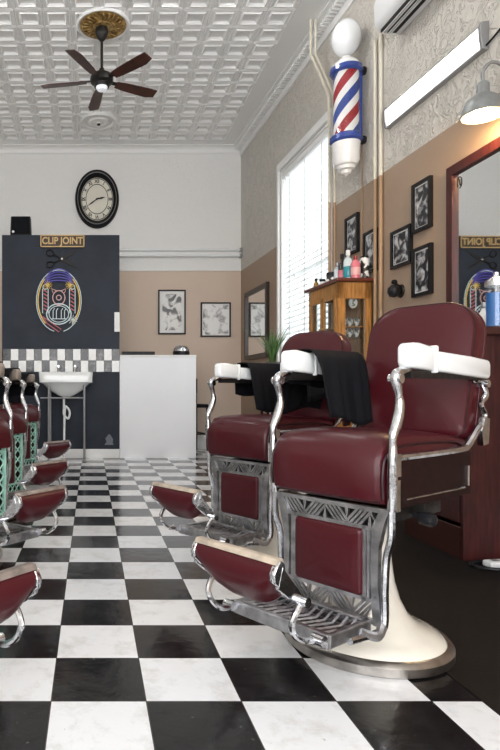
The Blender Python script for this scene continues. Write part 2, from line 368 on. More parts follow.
# window in the right wall
win = bpy.data.objects.new('window_1', None); COL.objects.link(win); win['kind'] = 'structure'
win.location = (wx(6.16), 6.16, 0); win.rotation_euler = (0, 0, WANG)      # local y along wall, local x outward
hw = 0.66
def wbox(bm, x0, x1, y0, y1, z0, z1): return box(bm, x0, x1, y0, y1, z0, z1)
bm = B()
for y0, y1, z0, z1 in ((hw, hw + .045, .93, 3.40), (-hw - .045, -hw, .93, 3.40), (-hw - .045, hw + .045, 3.36, 3.44)): box(bm, -.03, .0, y0, y1, z0, z1)
for y0, y1, z0, z1 in ((hw - .03, hw, .98, 3.36), (-hw, -hw + .03, .98, 3.36), (-hw, hw, 3.33, 3.36), (-hw, hw, .98, 1.02)): box(bm, 0, .2, y0, y1, z0, z1)
finish(bm, .006, 2, False); obj('window_frame', bm, m_white, win)
bm = B(); box(bm, -.10, .2, -hw - .08, hw + .08, .93, .975); finish(bm, .008, 2, False); obj('window_sill', bm, m_white, win)
bm = B(); box(bm, .15, .17, -hw + .03, hw - .03, 2.13, 2.18); box(bm, .15, .17, -.02, .02, 1.02, 3.33); obj('sash_bar', bm, m_white, win)
bm = B(); box(bm, .157, .162, -hw + .03, hw - .03, 1.02, 3.33); obj('glass_pane', bm, m_glass, win)
bl = thing('venetian_blind', 'white slatted venetian blind filling the tall window on the right wall', 'blind', (wx(6.16), 6.16, 0), WANG)
bm = B(); box(bm, .005, .07, -hw + .035, hw - .035, 3.26, 3.325); finish(bm, .006, 2, False); obj('headrail', bm, m_white, bl)
bm = B()
z = 3.22
while z > 1.08:
    M = Matrix.Translation((.045, 0, z)) @ Matrix.Rotation(math.radians(-44), 4, 'Y')
    box(bm, -.028, .028, -hw + .04, hw - .04, -.0015, .0015, M); z -= .058
obj('slats', bm, m_slat, bl)
for yy in (-.42, 0, .42):
    bm = B(); box(bm, .014, .016, yy - .012, yy + .012, 1.06, 3.26); obj('ladder_tape', bm, m_slat, bl)
bm = B(); tube(bm, [(0.0, .5, 3.25), (0.0, .5, 2.2)], .004, 6); lathe(bm, [(0, 2.13), (.012, 2.15), (.006, 2.2), (0, 2.2)], 8, (0, .5, 0)); obj('pull_cord', bm, m_white, bl)
bm = B(); box(bm, .025, .065, -hw + .04, hw - .04, 1.03, 1.055); obj('bottom_rail', bm, m_white, bl)

# ------------------------------------------------------------------ slate partition with tiled strip and white skirting
pr = bpy.data.objects.new('wall_partition', None); COL.objects.link(pr); pr['kind'] = 'structure'
pxl, pxr = PX(2, PART), PX(119.5, PART); ptop = PZ(235, PART)
bm = B(); box(bm, pxl, pxr, PART, PART + .12, 0, ptop); obj('panel', bm, m_slate, pr)
bm = B(); box(bm, pxl, pxr, PART - .015, PART, 0, PZ(449, PART)); finish(bm, .004, 2, False); obj('skirting', bm, m_white, pr)
m_tilew = mat('white wall tile', (0.85, 0.85, 0.84), 0.12); m_tilek = photo_mat('black mottled wall tile', 5, 10, .50, .80, (0.006, 0.006, 0.008), (0.22, 0.2, 0.2))
m_tilek.node_tree.nodes['Principled BSDF'].inputs['Roughness'].default_value = 0.15
bm = B(); n = 15; tw = (pxr - PX(3, PART)) / n; rz = [PZ(372, PART), PZ(360.5, PART), PZ(349, PART)]
for r in range(2):
    for k in range(n):
        x = PX(3, PART) + k*tw
        box(bm, x + .002, x + tw - .002, PART - .012, PART - .0005, rz[r] + .002, rz[r+1] - .002, None, (k + r + 1) % 2)
obj('tile_strip', bm, [m_tilek, m_tilew], pr)

# speaker on the partition
t = thing('loudspeaker', 'small black loudspeaker standing on top of the slate partition', 'speaker', (PX(20.5, PART), PART + .06, ptop))
bm = B(); prism(bm, [(-.13, 0), (.13, 0), (.12, .235), (-.12, .235)], -.055, .06, 'XZ'); finish(bm, .012, 3, False); obj('cabinet', bm, m_blackp, t)
bm = B(); prism(bm, [(-.115, .015), (.115, .015), (.107, .222), (-.107, .222)], -.062, -.05, 'XZ'); finish(bm, .004, 2, False); obj('grille', bm, m_black, t)
bm = B(); lathe(bm, [(0, .002), (.016, .002), (.016, 0), (0, 0)], 16, (-.09, -.063, .04), axis='Y'); obj('badge', bm, m_chrome, t)

# CLIP JOINT board
sgn = thing('shop_sign', 'dark wooden board with gold letters CLIP JOINT at top of the slate partition', 'sign', (PX(62.5, PART), PART, PZ(241.5, PART)))
sw, sh = .27, .075
bm = B(); box(bm, -sw, sw, -.025, 0, -sh, sh); finish(bm, .005, 2, False); obj('board', bm, m_board, sgn)
bm = B()
for a in ((-sw, sw, sh - .012, sh), (-sw, sw, -sh, -sh + .012), (-sw, -sw + .012, -sh, sh), (sw - .012, sw, -sh, sh)): box(bm, a[0], a[1], -.031, -.024, a[2], a[3])
obj('border', bm, m_goldp, sgn)
bm = B(); add_text(bm, 'CLIP JOINT', .118, Matrix.Translation((0, -.028, .0)) @ FACE_CAM @ Matrix.Diagonal((.86, 1, 1, 1)), .004, .0025); obj('lettering', bm, m_goldp, sgn)
# scissors
sx_, sz_ = PX(62, PART), PZ(259, PART)
t = thing('display_scissors', 'large black open scissors mounted flat below the CLIP JOINT board', 'scissors', (sx_, PART, sz_))
for s in (1, -1):
    b1 = B()
    M = Matrix.Rotation(s * math.radians(31), 4, 'Y') @ Matrix.Scale(1.2, 4)
    prism(b1, [(-.02, -.014), (.10, -.018), (.20, -.003), (.20, .0), (.10, .014), (-.02, .014)], -.012 - .006*s, -.004 - .006*s, 'XZ', M=M)
    n0 = len(b1.verts); pts = [(-.02, -.010, 0), (-.10, -.010, -.01*s)]
    tube(b1, [M @ Vector(p) for p in pts], .010, 8)
    rg = [M @ Vector((-.135 + .036*math.cos(a*PI/8), -.010, -.012*s + .03*math.sin(a*PI/8))) for a in range(17)]
    tube(b1, rg, .009, 8, False)
    obj('blade', b1, m_iron, t)
bm = B(); lathe(bm, [(0, .024), (.012, .022), (.014, 0), (0, 0)], 14, (0, 0, 0), axis='Y'); obj('pivot_screw', bm, m_steel, t)

# neon sign
nx_, nz_ = PX(59, PART), PZ(303, PART)
t = thing('neon_sign', 'oval neon sign with blue dome and striped poles hanging on the slate partition', 'neon sign', (nx_, PART, nz_))
def neon(name, c, e): return mat(name, c, .3, emit=c, estr=e)
n_y, n_w, n_b, n_r, n_p = neon('neon amber', (.45, .30, .07), .35), neon('neon white', (.40, .47, .48), .3), neon('neon blue', (.05, .04, .22), .25), neon('neon red', (.35, .08, .09), .2), neon('neon pink', (.45, .27, .26), .25)
def ell(cx, cz, rx, rz, a0=0, a1=360, n=32, y=-.04): return [(cx + rx*math.cos(math.radians(a0 + (a1-a0)*k/n)), y, cz + rz*math.sin(math.radians(a0 + (a1-a0)*k/n))) for k in range(n + 1)]
for a0_, a1_ in ((-50, 48), (132, 230)):
    bm = B(); tube(bm, ell(0, .02, .255, .36, a0_, a1_), .008, 6); obj('amber_arc', bm, n_y, t)
bm = B(); tube(bm, ell(0, .02, .275, .38, -78, 258), .005, 6); obj('white_ring', bm, n_w, t)
bm = B()
for k in range(5): tube(bm, ell(0, .22, .17 - .0*k, .05 + .035*k, 8, 172, 20), .009, 6)
obj('blue_dome', bm, n_b, t)
for s in (-1, 1):
    bm = B()
    for k in range(6): tube(bm, [(s*.165 - .022, -.04, .155 - k*.045), (s*.165 + .022, -.04, .125 - k*.045)], .008, 6)
    obj('red_stripes', bm, n_r, t)
    bm = B(); tube(bm, [(s*.165 - .034, -.04, .17), (s*.165 - .034, -.04, -.13), (s*.165 + .034, -.04, -.13), (s*.165 + .034, -.04, .17)], .005, 6)
    tube(bm, ell(s*.165, .19, .03, .028), .005, 6, False); obj('pole_outline', bm, n_w, t)
    bm = B()
    for k in range(6):
        a = k*PI/6; tube(bm, [(s*.135 - .055*math.cos(a), -.045, .215 - .055*math.sin(a)), (s*.135 + .055*math.cos(a), -.045, .215 + .055*math.sin(a))], .0035, 5)
    obj('star_burst', bm, n_y, t)
bm = B(); tube(bm, ell(0, .06, .075, .085), .006, 6, False); tube(bm, ell(0, .06, .03, .03), .006, 6, False); tube(bm, [(-.07, -.04, .12), (-.09, -.04, .17), (-.03, -.04, .145), (.03, -.04, .145), (.09, -.04, .17), (.07, -.04, .12)], .005, 6); tube(bm, ell(0, .0, .05, .03, 180, 360), .006, 6)
obj('pink_scroll', bm, n_p, t)
bm = B(); tube(bm, ell(0, -.14, .15, .125), .007, 6, False); tube(bm, ell(0, -.14, .12, .10), .005, 6, False)
for xx in (-.07, -.03, .03, .07): tube(bm, [(xx, -.04, -.2), (xx, -.04, -.10), (xx + .02, -.04, -.07)], .005, 6)
tube(bm, [(-.09, -.04, -.2), (.09, -.04, -.2)], .005, 6); obj('white_roundel', bm, n_w, t)
bm = B(); tube(bm, [(-.2, -.045, -.17), (-.14, -.045, -.26), (.0, -.045, -.36), (.03, -.045, -.33), (-.1, -.045, -.24), (-.2, -.045, -.17)], .006, 6); obj('razor_outline', bm, n_r, t)
bm = B()
for k in range(5):
    a = k*PI/5 + .2; tube(bm, [(.17 - .06*math.cos(a), -.045, -.21 - .06*math.sin(a)), (.17 + .06*math.cos(a), -.045, -.21 + .06*math.sin(a))], .0035, 5)
obj('white_sparkle', bm, n_w, t)
for a, b_ in ((-.2, .1), (.2, .1), (0, -.27), (0, .33)):
    bm = B(); tube(bm, [(a, -.04, b_), (a, 0, b_)], .006, 6); obj('standoff', bm, m_glass, t)
# faint chalk emblem at the partition's lower right, and the switch plate
t = thing('switch_plate', 'white wall switch plate on the right edge of the slate partition', 'switch', (PX(117, PART), PART, PZ(322, PART)))
bm = B(); box(bm, -.033, .033, -.012, 0, -.12, .12); finish(bm, .005, 2, False); obj('plate', bm, m_white, t)
for k in (-1, 0, 1):
    bm = B(); box(bm, -.012, .012, -.018, -.012, -.02 + k*.06, .02 + k*.06); finish(bm, .003, 1, False); obj('rocker', bm, m_white, t)
m_grey = mat('pale grey paint', (0.16, 0.175, 0.20), 0.6)
bm = B(); ex, ez = PX(109, PART), PZ(440, PART)
prism(bm, [(ex-.055, ez-.06), (ex+.055, ez-.06), (ex+.045, ez-.03), (ex+.05, ez+.01), (ex+.02, ez+.06), (ex, ez+.075), (ex-.02, ez+.05), (ex-.045, ez+.02), (ex-.03, ez-.02)], PART - .003, PART - .0005, 'XZ')
tag(obj('wall_emblem', bm, m_grey), 'small pale grey emblem painted near the bottom of the slate partition', 'emblem')

# ------------------------------------------------------------------ sink
t = thing('washbasin', 'white washbasin on slim metal legs in front of the slate partition', 'sink', (PX(66, 6.95), PART - .02, 0))
zt = PZ(372, 6.86)
bm = B()
def srect(rx, ry, cy, z, n=36, p=4):
    return [bm.verts.new((rx*abs(math.cos(2*PI*k/n))**(2/p)*math.copysign(1, math.cos(2*PI*k/n)), cy + ry*abs(math.sin(2*PI*k/n))**(2/p)*math.copysign(1, math.sin(2*PI*k/n)), z)) for k in range(n)]
def loft(rings):
    for a, b_ in zip(rings, rings[1:]):
        for k in range(len(a)): f = bm.faces.new((a[k], a[(k+1) % len(a)], b_[(k+1) % len(a)], b_[k])); f.smooth = True
    bm.faces.new(rings[0]); bm.faces.new(rings[-1])
loft([srect(.03, .03, -.22, zt - .30), srect(.10, .08, -.22, zt - .27), srect(.20, .14, -.21, zt - .21, p=3), srect(.27, .19, -.21, zt - .14, p=4), srect(.31, .215, -.22, zt - .12, p=9), srect(.315, .22, -.22, zt - .01, p=14), srect(.31, .215, -.22, zt, p=14),
      srect(.25, .15, -.24, zt, p=5), srect(.23, .13, -.24, zt - .03), srect(.14, .08, -.24, zt - .15), srect(.02, .02, -.24, zt - .17)])
obj('basin', bm, m_enamel, t)
for lx, ly in ((-.20, -.36), (.215, -.36), (-.20, -.06), (.215, -.06)):
    bm = B(); tube(bm, [(lx, ly, 0), (lx, ly, zt - .13)], .012, 10); lathe(bm, [(.02, 0), (.02, .01), (.013, .02)], 12, (lx, ly, 0)); obj('leg', bm, m_alu, t)
bm = B(); zb = PZ(398, 6.9)
tube(bm, [(-.3, -.36, zb), (.215, -.36, zb)], .009, 8); tube(bm, [(-.20, -.36, zb), (-.20, -.06, zb)], .009, 8); tube(bm, [(.215, -.36, zb), (.215, -.06, zb)], .009, 8); obj('towel_rail', bm, m_alu, t)
bm = B(); tube(bm, spline([(-.03, -.2, zt - .29), (-.03, -.2, zt - .42), (-.03, -.2, zt - .50), (.02, -.2, zt - .55), (.04, -.2, zt - .48), (0.01, -.2, zt - .42), (-.02, -.2, zt - .46), (-.03, -.2, .02)], 5), .014, 10); obj('waste_pipe', bm, m_enamel, t)
for s in (-1, 1):
    bm = B(); tube(bm, spline([(s*.1, -.06, zt), (s*.1, -.06, zt + .07), (s*.1, -.14, zt + .08)], 4), .011, 8); lathe(bm, [(0, .0), (.025, .0), (.025, .02), (0, .02)], 12, (s*.1, -.06, zt + .06)); obj('tap', bm, m_chrome, t)

# ------------------------------------------------------------------ clock
t = thing('wall_clock', 'oval black-rimmed wall clock with roman numerals on the back wall', 'clock', (PX(97, BACK), BACK, PZ(199.5, BACK)))
A_, B_ = .312, .418
bm = B(); lathe(bm, [(.98, 0), (1.0, .02), (.97, .05), (.90, .065), (.84, .045), (.80, .05), (.75, .035), (.73, .02), (.73, 0)], 64, (0, 0, 0), A_, B_, 'Y'); obj('rim', bm, m_blackp, t)
bm = B(); lathe(bm, [(.885, .066), (.87, .072), (.855, .066)], 64, (0, 0, 0), A_, B_, 'Y'); obj('bead', bm, m_alu, t)
bm = B(); lathe(bm, [(0, .015), (.74, .015), (.74, 0)], 48, (0, 0, 0), A_, B_, 'Y'); obj('dial', bm, m_dial, t)
bm = B()
for r0 in (.50, .70):
    lathe(bm, [(r0 - .012, .0155), (r0 - .012, .018), (r0 + .012, .018), (r0 + .012, .0155)], 48, (0, 0, 0), A_, B_, 'Y')
obj('chapter_ring', bm, m_blackp, t)
for k, s in enumerate('XII I II III IV V VI VII VIII IX X XI'.split()):
    a = PI/2 - k*PI/6
    bm = B(); add_text(bm, s, .068, Matrix.Translation((math.cos(a)*A_*.60, -.018, math.sin(a)*B_*.60)) @ Matrix.Rotation(PI/2 - a, 4, 'Y') @ FACE_CAM @ Matrix.Diagonal((.8, 1, 1, 1)), .001, .002); obj('numeral', bm, m_blackp, t)
def hand(name, dx, dz, w):
    bm = B(); d = Vector((dx, 0, dz)); n_ = Vector((-dz, 0, dx)).normalized() * w; y = -.028
    P = [Vector((0, y, 0)) - d*.18 - n_*.6, Vector((0, y, 0)) - d*.18 + n_*.6, d*.6 + n_*1.4 + Vector((0, y, 0)), d + Vector((0, y, 0)), d*.6 - n_*1.4 + Vector((0, y, 0))]
    v0 = [bm.verts.new(p) for p in P]; v1 = [bm.verts.new(p + Vector((0, .004, 0))) for p in P]
    bm.faces.new(v0); bm.faces.new(v1[::-1])
    for i in range(5): bm.faces.new((v0[i], v0[(i+1) % 5], v1[(i+1) % 5], v1[i]))
    obj(name, bm, m_blackp, t)
hand('hour_hand', .115, .025, .009); hand('minute_hand', -.135, -.10, .007)
bm = B(); lathe(bm, [(0, .035), (.013, .035), (.013, .015), (0, .015)], 14, axis='Y'); obj('spindle', bm, m_blackp, t)

# tube batten on the back wall
t = thing('fluorescent_batten', 'long white double-tube light fitting across the back wall', 'light fitting', (0, BACK, PZ(254, BACK)))
bx0, bx1 = PX(114, BACK), PX(241, BACK)
bm = B(); box(bm, bx0, bx1, -.03, 0, -.05, .065); finish(bm, .006, 2, False); obj('backplate', bm, m_white, t)
for z in (.045, -.035):
    bm = B(); tube(bm, [(bx0, -.055, z), (bx1 - .02, -.055, z)], .019, 12); obj('tube', bm, m_tube, t)
    bm = B(); box(bm, bx1 - .035, bx1, -.08, 0, z - .027, z + .027); finish(bm, .005, 2, False); obj('tube_holder', bm, m_alu, t)
# white rail below the batten
bm = B(); box(bm, PX(119, BACK), 2.12, BACK - .02, BACK, PZ(271, BACK), PZ(269.6, BACK)); struct('trim_4', bm, m_white)

# ------------------------------------------------------------------ framed pictures
def frame_back(px0, px1, py0, py1, label, seed, matw=.02, lo=.42, hi=.6, c0=(.05, .05, .055), c1=(.8, .8, .8), blinds=False):
    xa, xb, zt_, zb_ = PX(px0, BACK), PX(px1, BACK), PZ(py0, BACK), PZ(py1, BACK)
    t = thing('picture_frame', label, 'picture', ((xa + xb)/2, BACK, (zt_ + zb_)/2), 0, 'framed pictures on the back wall')
    frame_parts(t, (xb - xa)/2, (zt_ - zb_)/2, .02, matw, photo_mat('photo_%d' % seed, seed, 9, lo, hi, c0, c1)); return t
def frame_parts(t, w, h, fw, matw, pm, mwood=None):
    bm = B(); d = .028
    for a in ((-w, w, h - fw, h), (-w, w, -h, -h + fw), (-w, -w + fw, -h + fw, h - fw), (w - fw, w, -h + fw, h - fw)): box(bm, a[0], a[1], -d, -.002, a[2], a[3])
    obj('frame', bm, mwood or m_blackp, t)
    bm = B(); box(bm, -w + fw, w - fw, -.013, -.003, -h + fw, h - fw); obj('mount', bm, m_paper, t)
    bm = B(); m = fw + matw; box(bm, -w + m, w - m, -.0155, -.013, -h + m, h - m); obj('print', bm, pm, t)
frame_back(158, 185.5, 290, 334.5, 'tall black-framed pale print on the back wall left of the smaller landscape one', 1, .04, .40, .52, (.10, .10, .11), (.80, .80, .79))
frame_back(200.5, 230.5, 302.5, 337, 'squarish black-framed pale print nearest the corner on the back wall', 2, .012, .36, .5, (.25, .25, .26), (.85, .85, .85))
def frame_right(px0, px1, pyT, pyB, label, seed, fw=.022, matw=.010, ref='l'):
    ya, yb = wy(px0), wy(px1); yr = ya if ref == 'l' else yb
    zt_, zb_ = PZ(pyT, yr), PZ(pyB, yr); yc = (ya + yb)/2
    t = thing('picture_frame', label, 'picture', (wx(yc), yc, (zt_ + zb_)/2), -PI/2 + WANG, 'framed black and white photographs on the right wall')
    frame_parts(t, (ya - yb)/2, (zt_ - zb_)/2, fw, matw, photo_mat('photo_%d' % seed, seed, 16, .47, .64, (.012, .012, .016), (.6, .61, .63)))
frame_right(347.5, 360, 219.5, 257, 'small black-framed photograph partly behind the bottles on the oak cabinet', 3)
frame_right(366, 378.5, 234, 275, 'black-framed photograph beside the pipes just right of the oak cabinet bottles', 4)
frame_right(393.5, 413.5, 233, 270, 'lower left of the three black-framed photographs clustered near the mahogany mirror', 6)
frame_right(415, 433.5, 186, 234.5, 'topmost of the three black-framed photographs clustered near the mahogany mirror', 7)
frame_right(415, 434, 250, 298, 'bottom right of the three black-framed photographs, just above the big chair back', 8)

# dark framed mirror in the corner
ya, yb = wy(247), wy(269.5); yc = (ya + yb)/2
t = thing('wall_mirror', 'tall dark-framed mirror on the right wall near the corner, left of the window', 'mirror', (wx(yc), yc, 1.70), -PI/2 + WANG)
def mirror_parts(t, w, h, fw, m, d=.04):
    bm = B()
    for a in ((-w, w, h - fw, h), (-w, w, -h, -h + fw), (-w, -w + fw, -h + fw, h - fw), (w - fw, w, -h + fw, h - fw)): box(bm, a[0], a[1], -d, -.002, a[2], a[3])
    obj('frame', bm, m, t)
    bm = B(); box(bm, -w + fw - .004, w - fw + .004, -.018, -.004, -h + fw - .004, h - fw + .004); obj('mirror_glass', bm, m_mirror, t)
mirror_parts(t, (ya - yb)/2, .455, .055, mat('espresso frame', (.03, .02, .017), .35))
# mahogany mirror
ya, yb = wy(453), 2.55; yc = (ya + yb)/2; zt_, zb_ = PZ(169, ya), 1.165
t = thing('station_mirror', 'large mahogany-framed mirror above the barber bench at the right edge', 'mirror', (wx(yc) - .02, yc, (zt_ + zb_)/2), -PI/2 + WANG - .027)
mirror_parts(t, (ya - yb)/2, (zt_ - zb_)/2, .058, m_redwood)
bm = B()
W2, H2 = (ya - yb)/2, (zt_ - zb_)/2
for dx, dz in ((0, 0),): 
    tube(bm, [(-W2 + .10 + .022*math.cos(a*PI/12), -.020, H2 - .12 + .035*math.sin(a*PI/12)) for a in range(25)], .002, 5, False); tube(bm, [(-W2 + .10, -.02, H2 - .10), (-W2 + .105, -.02, H2 - .14)], .003, 5)
obj('etched_mark', bm, m_blackp, t)

# ------------------------------------------------------------------ reception counter
cz = PZ(355, PART); cxa, cxb = PX(119.8, PART), PX(196, PART)
t = thing('reception_counter', 'tall plain white reception counter beside the slate partition', 'counter', ((cxa + cxb)/2, PART, 0))
w = (cxb - cxa)/2
bm = B(); box(bm, -w, w, 0, .42, 0, cz - .025); obj('body', bm, m_counter, t)
bm = B(); box(bm, -w, w + .004, -.008, .44, cz - .022, cz); finish(bm, .003, 2, False); obj('top', bm, m_white, t)
# things on the counter
bm = B(); xa, xb = PX(122, PART + .1), PX(155, PART + .1)
box(bm, xa, xb, PART + .10, PART + .32, cz, cz + .05); finish(bm, .006, 2, False)
o = tag(obj('flat_tray', bm, m_blackp), 'flat dark tray lying on the left of the white reception counter', 'tray')
t = thing('domed_lamp', 'chrome domed desk bell with black lower rim on the white counter', 'bell', (PX(181.5, PART + .12), PART + .15, cz))
bm = B(); lathe(bm, [(.095, .0), (.105, .01), (.105, .05), (.10, .055), (0, .055)], 28); obj('base', bm, m_blackp, t)
bm = B(); lathe(bm, [(.10, .055), (.098, .08), (.08, .11), (.05, .125), (0, .13)], 28); obj('dome', bm, m_chrome, t)
t.name = 'desk_bell'
# black chair behind the counter
t = thing('office_chair', 'black metal chair half hidden behind the right end of the white counter', 'chair', (PX(199, 7.95) - .12, 8.02, 0), .25)
bm = B(); box(bm, -.2, .2, -.2, .2, .60, .65); finish(bm, .02, 3); obj('seat', bm, m_blackp, t)
bm = B(); box(bm, -.2, .2, .16, .2, .78, 1.0); finish(bm, .02, 3); obj('backrest', bm, m_blackp, t)
for lx, ly in ((-.19, -.18), (.19, -.18), (-.19, .18), (.19, .18)):
    bm = B(); tube(bm, [(lx, ly, 0), (lx*.95, ly*.95, .62)] + ([(lx*.95, .18, .95)] if ly > 0 else []), .014, 8); obj('leg', bm, m_blackp, t)
bm = B(); tube(bm, [(-.19, -.17, .25), (.19, -.17, .25)], .01, 8); tube(bm, [(.19, -.17, .25), (.19, .17, .25)], .01, 8); obj('stretcher', bm, m_blackp, t)

# ------------------------------------------------------------------ ceiling fan, roses
fx, fy = PX(103, 5.58), 5.56
t = thing('ceiling_rose', 'gilded ceiling rose with white rim around the fan rod', 'ceiling rose', (fx, fy, CEIL))
bm = B(); lathe(bm, [(.255, .02), (.255, -.012), (.24, -.028), (.222, -.022), (.215, -.01), (.215, .0)], 64); obj('rim', bm, m_tin, t)
bm = B(); lathe(bm, [(.222, 0), (.22, -.02), (.19, -.028), (.17, -.016), (.10, -.025), (.09, -.04), (.05, -.045), (0, -.045)], 64)
for k in range(24):
    a = k*PI/12; tube(bm, spline([(.10*math.cos(a), .10*math.sin(a), -.026), (.14*math.cos(a + .1), .14*math.sin(a + .1), -.034), (.195*math.cos(a), .195*math.sin(a), -.030)], 4), [.008]*9, 6)
obj('relief_disc', bm, m_gold, t)
hz = 3.74
t = thing('ceiling_fan', 'dark five-bladed ceiling fan with small white light hanging from the tin ceiling', 'ceiling fan', (fx - .012, fy, 0))
bm = B(); lathe(bm, [(0, CEIL - .042), (.055, CEIL - .045), (.062, CEIL - .08), (.045, CEIL - .13), (.02, CEIL - .16), (0, CEIL - .16)], 28); obj('canopy', bm, m_iron, t)
bm = B(); tube(bm, [(0, 0, CEIL - .14), (0, 0, hz + .08)], .013, 12); obj('down_rod', bm, m_iron, t)
bm = B(); lathe(bm, [(0, hz + .13), (.022, hz + .12), (.03, hz + .09), (.07, hz + .07), (.10, hz + .05), (.11, hz + .02), (.105, hz - .01), (.075, hz - .03), (.07, hz - .055), (0, hz - .055)], 36); obj('motor_housing', bm, m_iron, t)
bm = B(); lathe(bm, [(.055, hz - .05), (.055, hz - .065), (.04, hz - .085), (0, hz - .09)], 28); obj('light_cover', bm, mat('fan light glass', (.8, .82, .88), .3, emit=(.9, .93, 1), estr=.2), t)
for k in range(5):
    a = math.radians(98 + 72*k)
    M = Matrix.Rotation(a, 4, 'Z') @ Matrix.Translation((0, 0, hz + .0)) @ Matrix.Rotation(math.radians(-13), 4, 'X')
    bm = B(); prism(bm, [(.15, -.040), (.24, -.052), (.50, -.062), (.58, -.060), (.585, .035), (.50, .062), (.24, .052), (.15, .040)], -.004, .004, 'XY', M=M); finish(bm, .002, 1, False)
    bo = obj('blade', bm, m_rosewood, t)
    bm = B(); prism(bm, [(.06, -.022), (.14, -.018), (.20, -.035), (.22, 0), (.20, .035), (.14, .018), (.06, .022)], .004, .012, 'XY', M=M); obj('blade_iron', bm, m_iron, bo)
t = thing('ceiling_rose', 'plain white round ceiling rose beyond the fan', 'ceiling rose', (PX(98.7, 7.55), 7.55, CEIL))
bm = B(); lathe(bm, [(.23, .02), (.235, -.01), (.22, -.035), (.19, -.03), (.18, -.015), (.13, -.02), (.12, -.04), (.09, -.04), (.08, -.03), (.03, -.035), (.025, -.05), (0, -.05)], 56); obj('moulded_disc', bm, m_tin, t)
bm = B(); lathe(bm, [(.022, -.048), (.02, -.065), (0, -.07)], 16); obj('centre_hook', bm, m_iron, t)

# ------------------------------------------------------------------ right wall fittings
# light box
ya, yb = 4.47, 3.44; yc = (ya + yb)/2
t = thing('light_box', 'long lit fluorescent light box with grey edges high on the right wall', 'light fitting', (wx(yc), yc, 2.89), -PI/2 + WANG)
hl = (ya - yb)/2
bm = B(); prism(bm, [(0, .085), (-.035, .08), (-.048, .06), (-.035, .06), (-.015, .06), (-.015, -.05), (-.03, -.05), (-.035, -.066), (0, -.07)], -hl, hl, 'YZ'); obj('housing', bm, m_alu, t)
bm = B(); prism(bm, [(-.015, .06), (-.046, .06), (-.043, 0), (-.034, -.05), (-.015, -.05)], -hl + .005, hl - .012, 'YZ'); obj('diffuser', bm, m_diff, t)
for s in (-1, 1):
    bm = B(); prism(bm, [(0, .09), (-.042, .085), (-.055, .06), (-.052, 0), (-.04, -.07), (0, -.075)], s*hl - (.004 if s > 0 else .02), s*hl + (.02 if s > 0 else .004), 'YZ'); finish(bm, .004, 2, False); obj('end_cap', bm, m_alu, t)
bm = B(); tube(bm, spline([(hl, -.02, -.06), (hl + .12, -.01, -.02), (hl + .3, -.01, .05)], 5), .006, 6); obj('power_lead', bm, m_blackp, t)
# gooseneck lamp
gy = 3.22; gx = PX(483, gy); gz = PZ(116, gy)
t = thing('gooseneck_lamp', 'grey gooseneck wall lamp with glowing warm bulb above the mahogany mirror', 'lamp', (gx, gy, gz))
bm = B(); lathe(bm, [(.105, 0), (.108, .004), (.103, .03), (.082, .085), (.05, .11), (.032, .12), (.03, .17), (.02, .185), (0, .185), (0, .175), (.02, .165), (.025, .115), (.045, .102), (.076, .08), (.098, .03), (.102, .002)], 40); obj('lamp_shade', bm, m_lampgrey, t)
bm = B(); lathe(bm, [(0, .0), (.03, .008), (.045, .03), (.042, .055), (.02, .08), (0, .09)], 24); obj('bulb', bm, m_bulb, t)
dxw = wx(gy) - gx
bm = B(); tube(bm, spline([(0, 0, .18), (.0, 0, .24), (.04, 0, .29), (.10, 0, .28), (.14, 0, .22), (dxw, 0, .21)], 6), .009, 10); obj('gooseneck', bm, m_lampgrey, t)
bm = B(); lathe(bm, [(0, .02), (.04, .015), (.045, 0), (0, 0)], 20, (dxw, 0, .21), axis='X'); obj('wall_plate', bm, m_lampgrey, t)

# air conditioner
t = thing('air_conditioner', 'white split-system air conditioner at the top of the right wall', 'air conditioner', (wx(3.94), 3.94, 3.445), -PI/2 + WANG)
bm = B(); prism(bm, [(0, 0), (-.12, .0), (-.17, .02), (-.20, .06), (-.205, .20), (-.18, .29), (-.15, .30), (0, .30)], -.40, .40, 'YZ'); finish(bm, .015, 3, True); obj('casing', bm, m_acw, t)
bm = B()
for k in range(3):
    box(bm, -.37, .385, -.165 + k*.045, -.14 + k*.045, -.004, .03)
obj('outlet_slot', bm, m_void, t)
bm = B(); box(bm, -.37, .385, -.155, -.15, -.012, .0); box(bm, -.37, .385, -.11, -.105, -.012, .0); obj('louvre', bm, m_acw, t)
# pipes
for px, lab in ((377.8, 'left of the two thin vertical pipes dropping from the air conditioner'), (383.3, 'right of the two thin vertical pipes dropping from the air conditioner')):
    y = wy(px); t = thing('wall_pipe', lab, 'pipe', (wx(y) - .02, y, 0), 0, 'vertical pipes on the right wall')
    bm = B(); tube(bm, [(0, 0, 2.50), (0, 0, 3.60)], .014, 12); obj('cream_length', bm, m_pipe, t)
    bm = B(); tube(bm, [(0, 0, .18), (0, 0, 2.50)], .014, 12); obj('tan_length', bm, m_pipet, t)
y = wy(363); bm = B(); tube(bm, [(wx(y) - .008, y, 1.75), (wx(y) - .008, y, 3.1)], .005, 6); tag(obj('thin_cable', bm, m_pipet), 'thin vertical cable on the wall between the barber pole and pipes', 'cable')
# conduits by the ceiling
t = thing('conduit', 'pair of cream conduits bending from the ceiling to the wall behind the barber pole', 'pipe', (0, 0, 0))
for d in (0, .045):
    bm = B(); tube(bm, [(2.04 + d, 5.50, CEIL), (2.04 + d, 5.50, 3.96), (wx(5.42) - .055 + d, 5.42, 3.54), (wx(5.40) - .055 + d, 5.40, 2.55)], .012, 8); obj('conduit_run', bm, m_pipe, t)
    bm = B(); tube(bm, [(wx(5.40) - .055 + d, 5.40, .18), (wx(5.40) - .055 + d, 5.40, 2.55)], .012, 8); obj('tan_conduit_run', bm, m_pipet, t)

